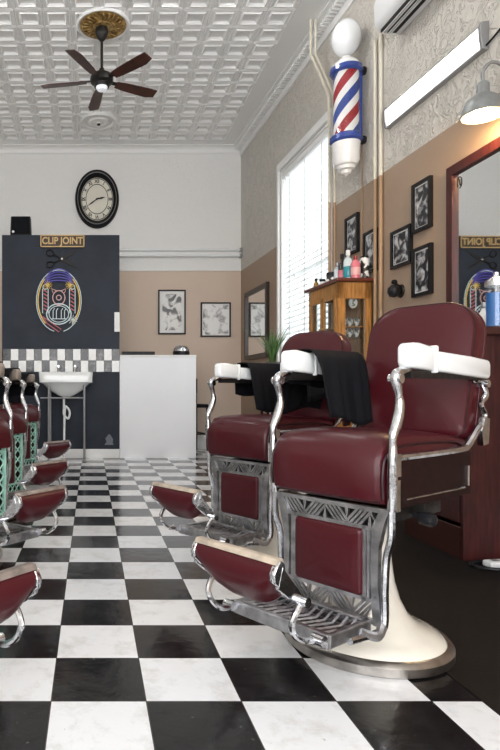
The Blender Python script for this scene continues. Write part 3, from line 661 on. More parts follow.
# barber pole
by = 4.86; bxx = PX(346, by)
def bz(py): return PZ(py, by)
t = thing('barber_pole', 'red white and blue striped barber pole with white globe on the right wall', 'barber pole', (bxx, by, 0))
bm = B(); zc = (bz(20) + bz(57))/2; rh = (bz(20) - bz(57))/2
lathe(bm, [(.001, zc - rh)] + [(.118*math.sin(PI*k/20)*(1.0 if k > 10 else (1 - .10*(1 - k/10))), zc - rh*math.cos(PI*k/20)) for k in range(2, 20)] + [(.001, zc + rh)], 36); obj('globe', bm, m_globe, t)
bm = B(); lathe(bm, [(.035, bz(57)), (.04, bz(59)), (.07, bz(61)), (.108, bz(66)), (.112, bz(68)), (.112, bz(69)), (0, bz(69))], 36); obj('upper_cap', bm, m_polew, t)
bm = B(); lathe(bm, [(.112, bz(68)), (.125, bz(69)), (.128, bz(73)), (.112, bz(75)), (.0, bz(75))], 36); obj('upper_collar', bm, m_blue, t)
bm = B(); lathe(bm, [(0, bz(136)), (.112, bz(136)), (.128, bz(138)), (.128, bz(142)), (.11, bz(144)), (0, bz(144))], 36); obj('lower_collar', bm, m_blue, t)
bm = B(); lathe(bm, [(.11, bz(143)), (.112, bz(145)), (.107, bz(147)), (.104, bz(162)), (.09, bz(166)), (.075, bz(167)), (.068, bz(170)), (.045, bz(171)), (.038, bz(174)), (.018, bz(175)), (0, bz(177))], 36); obj('lower_cap', bm, m_polew, t)
# striped cylinder: geometry bands
bm = B(); n = 72; zt_, zb_ = bz(74), bz(137); nzz = 48; r = .100
turns = 0.72
g = [[bm.verts.new((r*math.cos(2*PI*k/n), r*math.sin(2*PI*k/n), zb_ + (zt_ - zb_)*j/nzz)) for k in range(n)] for j in range(nzz + 1)]
g = [[bm.verts.new((r*math.cos(2*PI*k/n + (2*PI*turns*j/nzz)), r*math.sin(2*PI*k/n + 2*PI*turns*j/nzz), zb_ + (zt_ - zb_)*j/nzz)) for k in range(n)] for j in range(nzz + 1)]
for vv in [v_ for v_ in bm.verts if not v_.link_faces][:n*(nzz + 1)]: bm.verts.remove(vv)
for j in range(nzz):
    for k in range(n):
        f = bm.faces.new((g[j][k], g[j][(k+1) % n], g[j+1][(k+1) % n], g[j+1][k])); f.smooth = True
        u = (k % 36); f.material_index = 1 if u < 10 else (0 if u < 18 else (2 if u < 28 else 0))
obj('striped_cylinder', bm, [m_polew, m_red, m_blue], t)
bm = B(); lathe(bm, [(.112, zb_), (.112, zt_)], 40); 
bmesh.ops.delete(bm, geom=[f for f in bm.faces if len(f.verts) > 4], context='FACES'); obj('glass_sleeve', bm, glass_mat('pole glass', (.97, .97, .97), .05), t)
bm = B(); box(bm, .095, .125, -.03, .03, bz(142), bz(70)); finish(bm, .01, 2, False); obj('back_bar', bm, m_blue, t)
for z in (bz(71), bz(140)):
    bm = B(); tube(bm, [(.10, 0, z), (wx(by) - bxx, 0, z)], .014, 10); box(bm, .125, .15, -.02, .02, z - .028, z + .028); lathe(bm, [(.03, 0), (.03, .01), (0, .01)], 16, (wx(by) - bxx, 0, z), axis='X'); obj('wall_bracket', bm, m_iron, t)

# small black fitting on the wall
y = wy(401); t = thing('wall_horn', 'small black bulbous wall ornament just above the big chair back', 'ornament', (wx(y), y, PZ(291, y)), -PI/2 + WANG)
bm = B(); lathe(bm, [(0, .015), (.045, .012), (.05, 0), (0, 0)], 24, axis='Y'); obj('wall_disc', bm, m_iron, t)
bm = B(); lathe(bm, [(0, -.05), (.03, -.04), (.045, -.01), (.04, .02), (.02, .04), (0, .045)], 24, (.01, -.06, .0)); obj('bulb', bm, m_blackp, t)
bm = B(); lathe(bm, [(0, -.02), (.018, -.012), (.022, 0), (.016, .015), (0, .02)], 18, (.0, -.05, .065)); tube(bm, spline([(0, 0, .02), (.0, -.04, .055), (.02, -.06, .03)], 4), .008, 8); obj('knob', bm, m_blackp, t)

# ------------------------------------------------------------------ oak display cabinet
cw, cd, chh = .56, .275, 1.73
t = thing('display_cabinet', 'golden oak glass-fronted display cabinet between the window and the pipes', 'cabinet', (1.965, 4.70, 0), math.radians(3))
# local: x to wall (0..cd), y away (0..cw)
zs = 1.02; st = .035
bm = B(); box(bm, 0, cd, 0, cw, .02, zs); finish(bm, .004, 2, False); obj('body', bm, m_oak, t)
bm = B()
for x in (0, cd - st*1.6):
    for yy in (0, cw - st): box(bm, x, x + st*1.6, yy, yy + st, zs, chh - .03)
box(bm, 0, cd, 0, st*.7, chh - .16, chh - .03); box(bm, 0, cd, cw - st*.7, cw, chh - .12, chh - .03); box(bm, 0, st, 0, cw, chh - .12, chh - .03); box(bm, cd - .012, cd, 0, cw, zs, chh - .03)
obj('frame', bm, m_oak, t)
bm = B(); box(bm, -.03, cd + .01, -.035, cw + .04, chh - .028, chh); finish(bm, .007, 2, False); obj('top_board', bm, m_oaktop, t)
bm = B(); box(bm, st, cd - .015, .02, cw - .02, 1.345, 1.355); obj('shelf', bm, m_oak, t)
for k in range(2):
    y0 = st + k*(cw - 2*st)/2; y1 = y0 + (cw - 2*st)/2
    bm = B()
    box(bm, -.008, .010, y0, y0 + .035, zs, chh - .12); box(bm, -.008, .010, y1 - .035, y1, zs, chh - .12); box(bm, -.008, .010, y0, y1, zs, zs + .035); box(bm, -.008, .010, y0, y1, chh - .155, chh - .12)
    d_ = obj('door', bm, m_oak, t)
    bm = B(); box(bm, -.001, .002, y0 + .035, y1 - .035, zs + .035, chh - .155); obj('door_glass', bm, m_glass, d_)
    bm = B(); lathe(bm, [(0, .02), (.008, .016), (.006, 0), (0, 0)], 12, (-.008, y1 - .018 if k == 0 else y0 + .018, 1.35), axis='X'); obj('door_knob', bm, m_goldp, d_)
bm = B(); box(bm, st*1.6, cd - st*1.6, .012, .015, zs, chh - .16); obj('side_glass', bm, m_glass, t)
R3 = Matrix.Translation((1.965, 4.70, 0)) @ Matrix.Rotation(math.radians(3), 4, 'Z')
def cab(x, y, z): return tuple(R3 @ Vector((x, y, z)))
# contents
m_mug = photo_mat('black and white patterned china', 11, 18, .48, .52, (.02, .02, .02), (.85, .85, .84))
def mug(name='shaving_mug'):
    bm = B(); lathe(bm, [(0, 0), (.03, 0), (.034, .01), (.034, .075), (.030, .075), (.028, .01), (0, .01)], 20)
    return bm
spots = [(.10, .07, 1.355), (.16, .07, 1.355), (.21, .07, 1.355)]
prm = None
labs = ['patterned shaving mug in the oak cabinet, leftmost on the upper shelf', 'patterned shaving mug in the oak cabinet, middle of the upper shelf', 'patterned shaving mug in the oak cabinet, rightmost on the upper shelf']
mugs = [(.085, .08, 1.356), (.135, .08, 1.356), (.19, .08, 1.356), (.085, .08, 1.27), (.135, .08, 1.27), (.19, .08, 1.27)]
bm = B(); box(bm, st, cd - .015, .025, cw - .03, 1.262, 1.268); obj('glass_shelf', bm, m_glass, t)
for i, p in enumerate(mugs):
    if prm is None:
        prm = thing('shaving_mug', '', 'mug', cab(*p), 0, 'shaving mugs in the oak cabinet')
        obj('cup', mug(), m_mug, prm); bm = B(); tube(bm, [(.034 + .016*math.sin(a*PI/8), 0, .038 + .024*math.cos(a*PI/8)) for a in range(9)], .004, 6); obj('handle', bm, m_enamel, prm); o = prm
    else: o = copy_tree(prm); o.location = cab(*p)
    o.rotation_euler = (0, 0, -1.57); o.scale = (.72, .72, .9)
    o['label'] = '%s patterned white mug on the %s shelf inside the oak cabinet' % (('left', 'middle', 'right')[i % 3], ('upper', 'lower')[i // 3])
t2 = thing('oval_badge', 'white oval badge with dark figure behind the oak cabinet glass', 'badge', cab(.135, .035, 1.54))
bm = B(); lathe(bm, [(0, .008), (.033, .008), (.036, 0), (0, 0)], 28, (0, 0, 0), 1, 1.25, 'Y'); obj('disc', bm, m_enamel, t2)
bm = B(); tube(bm, spline([(-.01, -.011, .02), (.012, -.011, .022), (-.008, -.011, 0), (.012, -.011, -.02), (-.012, -.011, -.022)], 5), .003, 6); obj('scroll_figure', bm, m_blackp, t2)
bm = B(); lathe(bm, [(0, 0), (.04, 0), (.045, .03), (.03, .10), (.018, .13), (.018, .15), (0, .15)], 20)
tag(obj('lidded_jar', bm, m_iron, None, cab(.12, .09, zs + .0)), 'dark jar standing at the bottom inside the oak cabinet', 'jar')

# bottles on the cabinet
def bottle(prof, m, label, px, y, cap=None, mcap=None, band=None, mband=None, name='bottle', cat='bottle'):
    x = PX(px, y); t = thing(name, label, cat, (x, y, chh), 0, 'grooming products on the oak cabinet')
    bm = B(); lathe(bm, prof, 24); obj('body', bm, m, t)
    if cap: bm = B(); lathe(bm, cap, 20); obj('cap', bm, mcap or m_blackp, t)
    if band: bm = B(); lathe(bm, band, 24); obj('paper_label', bm, mband or m_paper, t)
m_teal = mat('teal glass', (.02, .25, .30), .08, coat=.5); m_pink = mat('pink lotion', (.75, .20, .25), .15, coat=.5); m_clear = mat('pale bottle', (.62, .72, .75), .08, coat=.6)
m_amber = mat('dark bottle glass', (.03, .02, .02), .1, coat=.6)
bottle([(0, 0), (.034, 0), (.036, .01), (.036, .15), (.028, .175), (.012, .19), (.012, .21), (0, .21)], m_clear, 'tall clear bottle with white stopper, tallest on the oak cabinet', 348, 4.80, [(.013, .2), (.018, .205), (.016, .245), (0, .25)], m_enamel, [(.0365, .02), (.0372, .021), (.0372, .11), (.0365, .111)], m_teal)
bottle([(0, 0), (.034, 0), (.036, .01), (.036, .12), (.025, .145), (.012, .155), (.012, .165), (0, .165)], m_pink, 'pink lotion bottle with dark red cap on the oak cabinet', 355.5, 4.74, [(.012, .155), (.014, .16), (.013, .185), (0, .186)], m_red, [(.0365, .03), (.037, .031), (.037, .09), (.0365, .091)], mat('pink label', (.8, .45, .45), .5))
bottle([(0, 0), (.036, 0), (.036, .17), (.03, .18), (0, .18)], m_mug, 'black and white patterned tin at the right end of the oak cabinet', 364.5, 4.78, [(.031, .178), (.031, .19), (0, .19)], m_blackp, name='talcum_tin', cat='tin')
bottle([(0, 0), (.028, 0), (.03, .01), (.03, .14), (.012, .17), (.012, .2), (0, .2)], m_amber, 'dark slender bottle with black cap left of the tall clear one', 342, 4.90, [(.013, .195), (.015, .2), (.015, .235), (0, .236)], m_blackp, [(.0305, .03), (.031, .031), (.031, .10), (.0305, .101)], m_pink)
bottle([(0, 0), (.03, 0), (.03, .12), (.014, .14), (.014, .15), (0, .15)], m_clear, 'small pale bottle with grey cap between dark bottle and striped jars', 337.5, 4.97, [(.015, .145), (.017, .15), (.015, .18), (0, .18)], m_alu)
bottle([(0, 0), (.038, 0), (.038, .08), (.035, .085), (0, .085)], m_mug, 'squat black and white jar in the middle of the cabinet top', 331, 5.04, [(.036, .083), (.038, .085), (.038, .11), (0, .11)], m_blackp, name='pomade_jar', cat='jar')
bottle([(0, 0), (.025, 0), (.025, .05), (0, .05)], m_enamel, 'small white pot with dark lid near the window end of the cabinet top', 322.5, 5.13, [(.026, .048), (.026, .07), (0, .07)], m_blackp, name='pomade_jar', cat='jar')
bottle([(0, 0), (.022, 0), (.022, .045), (.01, .06), (.01, .075), (0, .075)], m_gold, 'tiny brass-coloured bottle nearest the window on the cabinet top', 316, 5.20, [(.011, .07), (.012, .09), (0, .09)], m_blackp)

# ------------------------------------------------------------------ plant by the window
t = thing('plant_stand', 'dark wooden plant stand below the window, mostly hidden by chairs', 'stand', (1.93, 6.2, 0))
bm = B(); box(bm, -.13, .13, -.13, .13, .98, 1.0); finish(bm, .004, 2, False); obj('top', bm, m_darkwood, t)
for a, b_ in ((-.11, -.11), (.11, -.11), (-.11, .11), (.11, .11)):
    bm = B(); box(bm, a - .012, a + .012, b_ - .012, b_ + .012, 0, .98); obj('leg', bm, m_darkwood, t)
t = thing('potted_plant', 'spiky green potted plant beside the dark corner mirror', 'plant', (1.90, 6.2, 1.0))
bm = B(); lathe(bm, [(0, 0), (.05, 0), (.07, .12), (.075, .13), (.06, .13), (.055, .11), (0, .11)], 24); obj('pot', bm, m_pot, t)
bm = B()
for k in range(46):
    a = random.uniform(0, 2*PI); ln = random.uniform(.28, .50); lean = random.uniform(.05, .6); p0 = Vector((random.uniform(-.02, .02), random.uniform(-.02, .02), .11)); pts = []
    for i in range(6):
        s = i/5; pts.append(p0 + Vector((math.cos(a)*ln*lean*s*(.5 + s*.6), math.sin(a)*ln*lean*s*(.5 + s*.6), ln*s*(1 - .35*lean*s))))
    sd = Vector((-math.sin(a), math.cos(a), 0)); vs = []
    for i, p in enumerate(pts):
        wd = .010*(1 - (i/5)**2) + .001; vs.append((bm.verts.new(p - sd*wd), bm.verts.new(p + Vector((0, 0, .002)) ), bm.verts.new(p + sd*wd)))
    for u, w_ in zip(vs, vs[1:]):
        bm.faces.new((u[0], u[1], w_[1], w_[0])); bm.faces.new((u[1], u[2], w_[2], w_[1]))
obj('foliage', bm, m_leaf, t)

# ------------------------------------------------------------------ barber bench (station)
zt_ = 1.156
t = thing('barber_bench', 'dark red mahogany barber bench against the right wall behind the big chair', 'cabinet', (1.848, 2.92, 0))
dx = wx(3.2) - 1.848 - .01; L_ = .56
bm = B(); box(bm, 0.0, .14, 0, L_, 0.0, zt_ - .04); box(bm, .0, dx, .03, L_, 0.0, zt_ - .04); obj('carcass', bm, m_redwood, t)
bm = B(); box(bm, -.012, 0, 0, .022, 0, zt_ - .04); obj('corner_strip', bm, m_redwood, t)
bm = B(); box(bm, -.008, 0, .03, L_ - .01, .0, .16); finish(bm, .003, 1, False); obj('kick_board', bm, m_darkwood, t)
for z0, z1 in ((.18, .50), (.52, .80), (.82, 1.09)):
    bm = B(); box(bm, -.014, 0, .035, L_ - .015, z0, z1); finish(bm, .004, 2, False); d_ = obj('drawer', bm, m_redwood, t)
    bm = B(); tube(bm, [(-.014, .22, (z0+z1)/2), (-.04, .23, (z0+z1)/2), (-.04, .33, (z0+z1)/2), (-.014, .34, (z0+z1)/2)], .005, 8); obj('drawer_handle', bm, m_steel, d_)
bm = B(); box(bm, .05, dx, -.03, L_ + .02, zt_ - .04, zt_); finish(bm, .006, 2, False); obj('bench_top', bm, m_darkwood, t)
jy = 3.03
t = thing('disinfectant_jar', 'tall glass jar of bright blue disinfectant on the barber bench', 'jar', (PX(496, jy), jy, zt_))
bm = B(); lathe(bm, [(0, 0), (.05, 0), (.052, .006), (.046, .012), (.046, .22), (.044, .22), (.044, .014), (0, .014)], 28); obj('glass_body', bm, glass_mat('thin jar glass', (.96, .98, 1), .05), t)
bm = B(); lathe(bm, [(0, .015), (.043, .015), (.043, .185), (0, .185)], 28); obj('blue_liquid', bm, m_blueliq, t)
bm = B(); lathe(bm, [(0, .22), (.05, .22), (.05, .245), (.03, .262), (.012, .275), (.012, .29), (0, .295)], 28); obj('lid', bm, m_chrome, t)
bm = B()
for a, b_ in ((-.012, .0), (.012, .008), (0, -.012)): tube(bm, [(a, b_, .03), (a*1.3, b_*1.3, .21)], .005, 8)
obj('combs', bm, m_blackp, t)
t = thing('spray_bottle', 'small white and clear bottle left of the blue disinfectant jar', 'bottle', (PX(483.5, 3.2), 3.2, zt_))
bm = B(); lathe(bm, [(0, 0), (.022, 0), (.024, .01), (.024, .10), (.01, .12), (.01, .135), (0, .135)], 20); obj('body', bm, m_enamel, t)
bm = B(); lathe(bm, [(.011, .13), (.013, .135), (.012, .16), (0, .165)], 16); obj('cap', bm, m_alu, t)

# power board and cord on the floor
t = thing('power_board', 'white power board lying on the dark floor beside the mahogany bench', 'power board', (1.99, 2.83, .003), .15)
bm = B(); box(bm, -.11, .16, -.03, .03, 0, .03); finish(bm, .008, 2, False); obj('body', bm, m_acw, t)
bm = B()
for k in range(4): box(bm, -.08 + k*.055, -.05 + k*.055, -.012, .012, .03, .032)
obj('socket', bm, m_alu, t)
bm = B(); tube(bm, spline([(2.12, 2.80, .012), (2.02, 2.76, .012), (1.90, 2.74, .012), (1.82, 2.79, .012), (1.83, 2.85, .012), (1.90, 2.88, .012)], 8), .009, 8)
tag(obj('extension_cable', bm, m_blackp), 'black cord curling on the dark floor around the power board', 'cord')

# ------------------------------------------------------------------ barber chairs. local: forward = -Y, x across
def P(x, L, z): return (x, -L, z)
def lattice(bm, x0, x1, z0, z1, y0, y1, style):
    n = max(2, int(round((x1 - x0) / (.015 if style == 'fan' else .036))))
    w = (x1 - x0)/n
    for k in range(n):
        xa, xb = x0 + k*w, x0 + (k+1)*w
        if style == 'fan':
            for j, (p, q_) in enumerate((((xa, z0), (xb, z1)),)):
                d_ = (z1 - z0)*.42*(1 if (k // 5) % 2 else -1); b_ = .0105
                if k % 5 == 0 and k: continue
                cl_ = lambda v_: max(x0, min(x1, v_))
                prism(bm, [(cl_(xa - d_), z0), (cl_(xa - d_ + b_), z0), (cl_(xa + d_ + b_), z1), (cl_(xa + d_), z1)], y0, y1, 'XZ')
            if k % 5 == 0 and 0 < k < n - 1:
                g_ = .012 + (z1 - z0)*.0
                sg_ = -1 if (k // 5) % 2 else 1
                prism(bm, [(xa - .003, z0 if sg_ > 0 else z1), (xa + .009, z0 if sg_ > 0 else z1), (xa + .003, z1 if sg_ > 0 else z0)], y0, y1, 'XZ')
        else:
            for p, q_ in (((xa, z0), (xb, z1)), ((xa, z1), (xb, z0))): tube(bm, [(p[0], (y0+y1)/2, p[1]), (q_[0], (y0+y1)/2, q_[1])], .0045, 4)
def lattice_v(bm, x0, x1, z0, z1, yc):
    n = max(2, int(round((z1 - z0)/(x1 - x0)))); h = (z1 - z0)/n
    for k in range(n):
        za, zb = z0 + k*h, z0 + (k+1)*h
        tube(bm, [(x0, yc, za), (x1, yc, zb)], .0045, 4); tube(bm, [(x1, yc, za), (x0, yc, zb)], .0045, 4)

def rrect(w, z0, z1, rt, rb, n=8):
    pts = []
    for cx_, cz_, a0, r in ((w - rt, z1 - rt, 0, rt), (-w + rt, z1 - rt, 90, rt), (-w + rb, z0 + rb, 180, rb), (w - rb, z0 + rb, 270, rb)):
        for k in range(n + 1):
            a = math.radians(a0 + 90*k/n); pts.append((cx_ + r*math.cos(a), cz_ + r*math.sin(a)))
    return pts
def cushion(outline, depth, bulge, cz_, steps=((1.0, 0), (1.0, .55), (.985, .8), (.95, .95), (.88, 1.0))):
    """cushion facing -Y: outline in XZ, thickness depth, with domed front"""
    bm = B(); rings = []
    n = len(outline); cx_ = 0
    for s, d in steps:
        rings.append([bm.verts.new((x*s, -depth*d, cz_ + (z - cz_)*s)) for x, z in outline])
    for s, d in ((.7, 1.0 + bulge*.5/depth), (.4, 1 + bulge*.85/depth), (.12, 1 + bulge/depth)):
        rings.append([bm.verts.new((x*s, -depth*d, cz_ + (z - cz_)*s)) for x, z in outline])
    for a, b_ in zip(rings, rings[1:]):
        for k in range(n): f = bm.faces.new((a[k], a[(k+1) % n], b_[(k+1) % n], b_[k])); f.smooth = True
    bm.faces.new(rings[0][::-1]); f = bm.faces.new(rings[-1]); f.smooth = True
    return bm

def make_chair(style, label, cat_group, gt=.50, seat_z0=.515):
    """style 'nickel' for the right row, 'mint' for the left row"""
    t = thing('barber_chair', label, 'barber chair', (0, 0, 0), 0, cat_group)
    fm = m_nickel if style == 'nickel' else m_mint
    padm = m_enamel if style == 'nickel' else mat('aged enamel', (.36, .30, .25), .3, coat=.3, var=.5, vscale=12)
    # base
    bm = B(); lathe(bm, [(.250, .0), (.258, .006), (.258, .030), (.250, .040), (.236, .044), (.23, .03), (0, .03)], 72, (0, -.04, 0)); obj('base_rim', bm, m_steel, t)
    bm = B(); lathe(bm, [(.237, .040), (.228, .054), (.20, .068), (.155, .088), (.125, .118), (.103, .165), (.088, .22), (.079, .29), (.074, .36), (.072, .45), (0, .45)], 56, (0, -.04, 0)); obj('pedestal', bm, m_cream if style == 'nickel' else m_enamel, t)
    bm = B(); box(bm, -.15, .15, -.17, .16, .44, .49); box(bm, -.19, .19, -.03, .03, .455, .50); lathe(bm, [(.09, .42), (.095, .44), (.09, .46), (0, .46)], 24); finish(bm, .006, 2, False); obj('seat_carriage', bm, m_iron, t)
    # ornamental frame
    y0 = -.245; fw = .175; z0 = .165; z1 = gt
    bm = B()
    def bar(xa, xb, za, zb): box(bm, xa, xb, y0 - .009, y0 + .009, za, zb)
    band = .055
    if style == 'mint':
        for s in (-1, 1): bar(*sorted((s*(fw + .004), s*(fw - .008))), z0 - .008, z1)
    for s in ((-1, 1) if style == 'nickel' else ()):
        # waisted side stile
        o_ = [(s*(fw + .022), z1), (s*(fw + .006), z1 - .045), (s*(fw - .010), (z0 + z1)/2 + .05), (s*(fw - .012), (z0+z1)/2 - .05), (s*(fw - .004), z0 + .03), (s*(fw + .004), z0 - .01),
              (s*(fw - .026), z0 - .01), (s*(fw - .030), z0 + .04), (s*(fw - .034), (z0+z1)/2), (s*(fw - .028), z1 - .05), (s*(fw - .004), z1)]
        prism(bm, o_ if s > 0 else o_[::-1], y0 - .010, y0 + .010, 'XZ')
    bar(-fw - .015, fw + .015, z1 - .012, z1 + .002); bar(-fw + .01, fw - .01, z0 - .008, z0 + .004)
    bar(-fw + .01, fw - .01, z1 - band - .012, z1 - band); bar(-fw + .01, fw - .01, z0 + band, z0 + band + .012)
    px_ = fw - (.055 if style == 'nickel' else .068)
    bar(-px_ - .006, -px_ + .006, z0 + band, z1 - band); bar(px_ - .006, px_ + .006, z0 + band, z1 - band)
    obj('ornamental_frame', bm, fm, t)
    bm = B()
    lattice(bm, -fw + .012, fw - .012, z1 - band, z1 - .010, y0 - .005, y0 + .005, 'fan' if style == 'nickel' else 'x')
    lattice(bm, -fw + .025, fw - .025, z0 + .002, z0 + band, y0 - .005, y0 + .005, 'fan' if style == 'nickel' else 'x')
    if style == 'mint':
        for s in (-1, 1): lattice_v(bm, *(sorted((s*(px_ + .004), s*(fw - .004)))), z0 + band, z1 - band, y0)
    else:
        for s in (-1, 1): tube(bm, [(s*(px_ + .012), y0, z0 + band), (s*(px_ + .012), y0, z1 - band)], .008, 6)
    obj('pierced_scrollwork', bm, fm, t)
    bm = B(); box(bm, -px_, px_, y0 - .002, y0 + .008, z0 + band + .01, z1 - band - .01)
    if style == 'mint': box(bm, -fw, fw, y0 + .012, y0 + .02, z0, z1 - .004)
    else: box(bm, -fw + .004, fw - .004, y0 + .012, y0 + .018, z1 - band - .004, z1 - .006)
    obj('panel_backing', bm, m_iron, t)
    o = obj('leg_panel', cushion(rrect(px_ - .004, z0 + band + .012, z1 - band - .012, .012, .012, 4), .018, .006, (z0 + z1)/2, ((1, 0), (1, .5), (.97, .85), (.92, 1))), m_leather, t, (0, y0 - .002, 0))
    # seat cushion with front apron
    sz = .705
    prof = [(-.27, .60), (-.27, .665), (-.24, .690), (-.10, .708), (.10, .718), (.20, .715), (.25, .703), (.283, .672), (.296, .63), (.296, .56), (.288, seat_z0 + .012), (.27, seat_z0), (.20, seat_z0), (.18, .58)]
    bm = B()
    def seatring(x, s, top):
        out = []
        for L, z in prof:
            zz = z - top*max(0, (z - .60))/.11; out.append(bm.verts.new(P(x, L*s if L > 0 else L, zz)))
        return out
    xs = [(-.188, .93, .022), (-.184, .96, .011), (-.170, .995, .003), (-.10, 1.0, -.003), (0, 1.0, -.006), (.10, 1.0, -.003), (.170, .985, .003), (.184, .96, .011), (.188, .93, .022)]
    rings = [seatring(*a) for a in xs]
    for a, b_ in zip(rings, rings[1:]):
        for k in range(len(prof)): f = bm.faces.new((a[k], a[(k+1) % len(prof)], b_[(k+1) % len(prof)], b_[k])); f.smooth = True
    bm.faces.new(rings[0][::-1]); bm.faces.new(rings[-1]); seat = obj('seat', bm, m_leather, t)
    for s in (-1, 1):
        bm = B(); pts = [P(s*.191, L, z - .012) for L, z in ((-.24, .655), (-.18, .684), (-.05, .694), (.10, .695), (.19, .69), (.24, .678), (.27, .655), (.28, .60), (.276, .545))]
        tube(bm, spline(pts, 4), .004, 6); obj('piping', bm, m_piping, seat)
    # side boards
    for s in (-1, 1):
        xa, xb = sorted((s*.197, s*.215))
        bm = B(); box(bm, xa, xb, -.235, .22, .505, .645); finish(bm, .004, 2, False); sb = obj('side_board', bm, m_sidewood, t)
        bm = B(); xo = s*.217
        tube(bm, [P(xo, .20, .53), P(xo, -.17, .53), ], .0035, 6); tube(bm, [P(xo, -.19, .535), P(xo, -.19, .60)], .006, 6); obj('chrome_strip', bm, m_chrome, sb)
        # rail rising to the rear bracket
        bm = B(); pts = spline([P(s*.21, .23, .652), P(s*.21, .0, .652), P(s*.21, -.17, .655), P(s*.212, -.21, .668), P(s*.214, -.27, .715), P(s*.216, -.31, .735)], 5)
        tube(bm, pts, .011, 8); prism(bm, [(.285, .66), (.325, .665), (.335, .75), (.30, .755), (.275, .71)], s*.208, s*.226, 'YZ'); obj('arm_rail', bm, m_chrome, t)
        # front arm post
        bm = B()
        pts = spline([P(s*.205, .165, .905), P(s*.205, .20, .903), P(s*.205, .235, .885), P(s*.207, .222, .84), P(s*.207, .215, .80), P(s*.208, .232, .755), P(s*.208, .255, .715), P(s*.207, .253, .67), P(s*.205, .252, .60), P(s*.203, .252, .50)], 5)
        n_ = len(pts); rr = [.010 + .005*abs(math.sin(i/n_*9)) for i in range(n_)]
        tube(bm, pts, rr, 10)
        tube(bm, [P(s*.205 - .018, .232, .880), P(s*.205 + .018, .232, .880)], .014, 12)
        tube(bm, spline([P(s*.203, .252, .50), P(s*.200, .25, .42), P(s*.185, .246, .36), P(s*.18, .246, .26), P(s*.18, .246, .17), P(s*.172, .27, .145), P(s*.165, .40, .15)], 5), .011, 8)
        box(bm, *sorted((s*.196, s*.222)), -.262, -.235, .60, .665); box(bm, *sorted((s*.198, s*.221)), -.258, -.237, .50, .59)
        obj('arm_post', bm, m_chrome if style == 'nickel' else m_chrome, t)
        # rear arm bracket
        bm = B()
        pts = spline([P(s*.205, -.28, .880), P(s*.207, -.325, .868), P(s*.210, -.345, .83), P(s*.212, -.30, .80), P(s*.213, -.325, .765), P(s*.216, -.31, .735)], 5)
        tube(bm, pts, .009, 8); tube(bm, [P(s*.195, -.332, .868), P(s*.225, -.332, .868)], .013, 10); obj('rear_bracket', bm, m_chrome, t)
        # arm pad: two blocks and a collar
        bm = B(); prism(bm, [(-.183, .912), (-.190, .93), (-.190, .975), (-.175, .986), (-.14, .987), (-.06, .978), (-.045, .974), (-.045, .903)], s*.207 - .023, s*.207 + .023, 'YZ'); finish(bm, .013, 3); pad = obj('arm_pad', bm, padm, t)
        bm = B(); prism(bm, [(-.030, .904), (-.030, .966), (.20, .957), (.325, .948), (.337, .935), (.337, .896), (.325, .884), (.18, .892)], s*.207 - .022, s*.207 + .022, 'YZ'); finish(bm, .012, 3); obj('rear_pad', bm, padm, pad)
        bm = B(); box(bm, s*.207 - .027, s*.207 + .027, -.052, -.036, .898, .982); finish(bm, .006, 2); obj('collar', bm, padm if style == 'nickel' else m_chrome, pad)
        bm = B(); box(bm, s*.205 - .012, s*.205 + .012, -.17, .32, .882, .905); obj('pad_support', bm, m_iron, pad)
    # backrest
    tilt = math.radians(13)
    bk = obj('backrest', cushion(rrect(.195, 0, .50, .115, .04), .070, .016, .25), m_leather, t, (0, .285, .665)); bk.rotation_euler = (-tilt, 0, 0)
    bm = B(); oc = [(x*.965, -.058, .25 + (z - .25)*.972) for x, z in rrect(.195, 0, .50, .115, .04)]; tube(bm, oc + [oc[0]], .0045, 6, False); obj('piping', bm, m_piping, bk)
    bm = B(); 
    v0 = rrect(.198, -.002, .504, .118, .04); prism(bm, v0, .0, .012, 'XZ'); finish(bm, .004, 2); obj('back_shell', bm, m_leather, bk)
    # step plate
    bm = B()
    for s in (-1, 1): box(bm, *sorted((s*.150, s*.168)), -.60, -.40, .150, .188)
    box(bm, -.165, .165, -.608, -.585, .150, .190); box(bm, -.165, .165, -.415, -.395, .155, .188); finish(bm, .004, 2, False)
    st_ = obj('step_plate', bm, m_nickel, t, (0, .105, 0))
    bm = B()
    for k in range(7):
        x = -.13 + k*.0433; box(bm, x - .004, x + .004, -.59, -.41, .172, .182)
    for k in range(12):
        x = -.15 + k*.0255; tube(bm, [(x, -.585, .180), (x + .03, -.505, .182), (x, -.42, .180)], .0045, 4)
    for k in range(4): box(bm, -.155, .155, -.575 + k*.045, -.568 + k*.045, .170, .181)
    obj('step_grille', bm, m_nickel, st_)
    bm = B(); box(bm, -.15, .15, -.59, -.41, .155, .160); obj('step_tray', bm, m_iron, st_)
    for s in (-1, 1):
        bm = B(); tube(bm, spline([P(s*.172, .24, .17), P(s*.180, .28, .142), P(s*.170, .32, .150), P(s*.16, .35, .165)], 5), .014, 8)
        obj('step_arm', bm, m_nickel, t)
    # upholstered footrest flap
    w = .142
    base = [(.672, .412), (.690, .400), (.702, .372), (.700, .338), (.676, .298), (.640, .272), (.622, .280), (.645, .312), (.662, .350), (.666, .396)]
    def flap_sec(x, f, grow=0.0):
        out = []
        for L, z in base:
            k = (.412 - z)*f; out.append((.684 + (L - .684)*(1 + grow*6) - (1 - f)*(.412 - z)*.12, .412 - k*(1 + grow) + grow*.06))
        return out
    def flap_mesh(xs, grow=0.0):
        bm = B(); rg = []
        for x in xs:
            f = 1 - .50*abs(x/w)**3.2; rg.append([bm.verts.new(P(x, L, z)) for L, z in flap_sec(x, f, grow)])
        for a, b_ in zip(rg, rg[1:]):
            for k in range(len(base)): fc = bm.faces.new((a[k], a[(k+1) % len(base)], b_[(k+1) % len(base)], b_[k])); fc.smooth = True
        bm.faces.new(rg[0][::-1]); bm.faces.new(rg[-1]); return bm
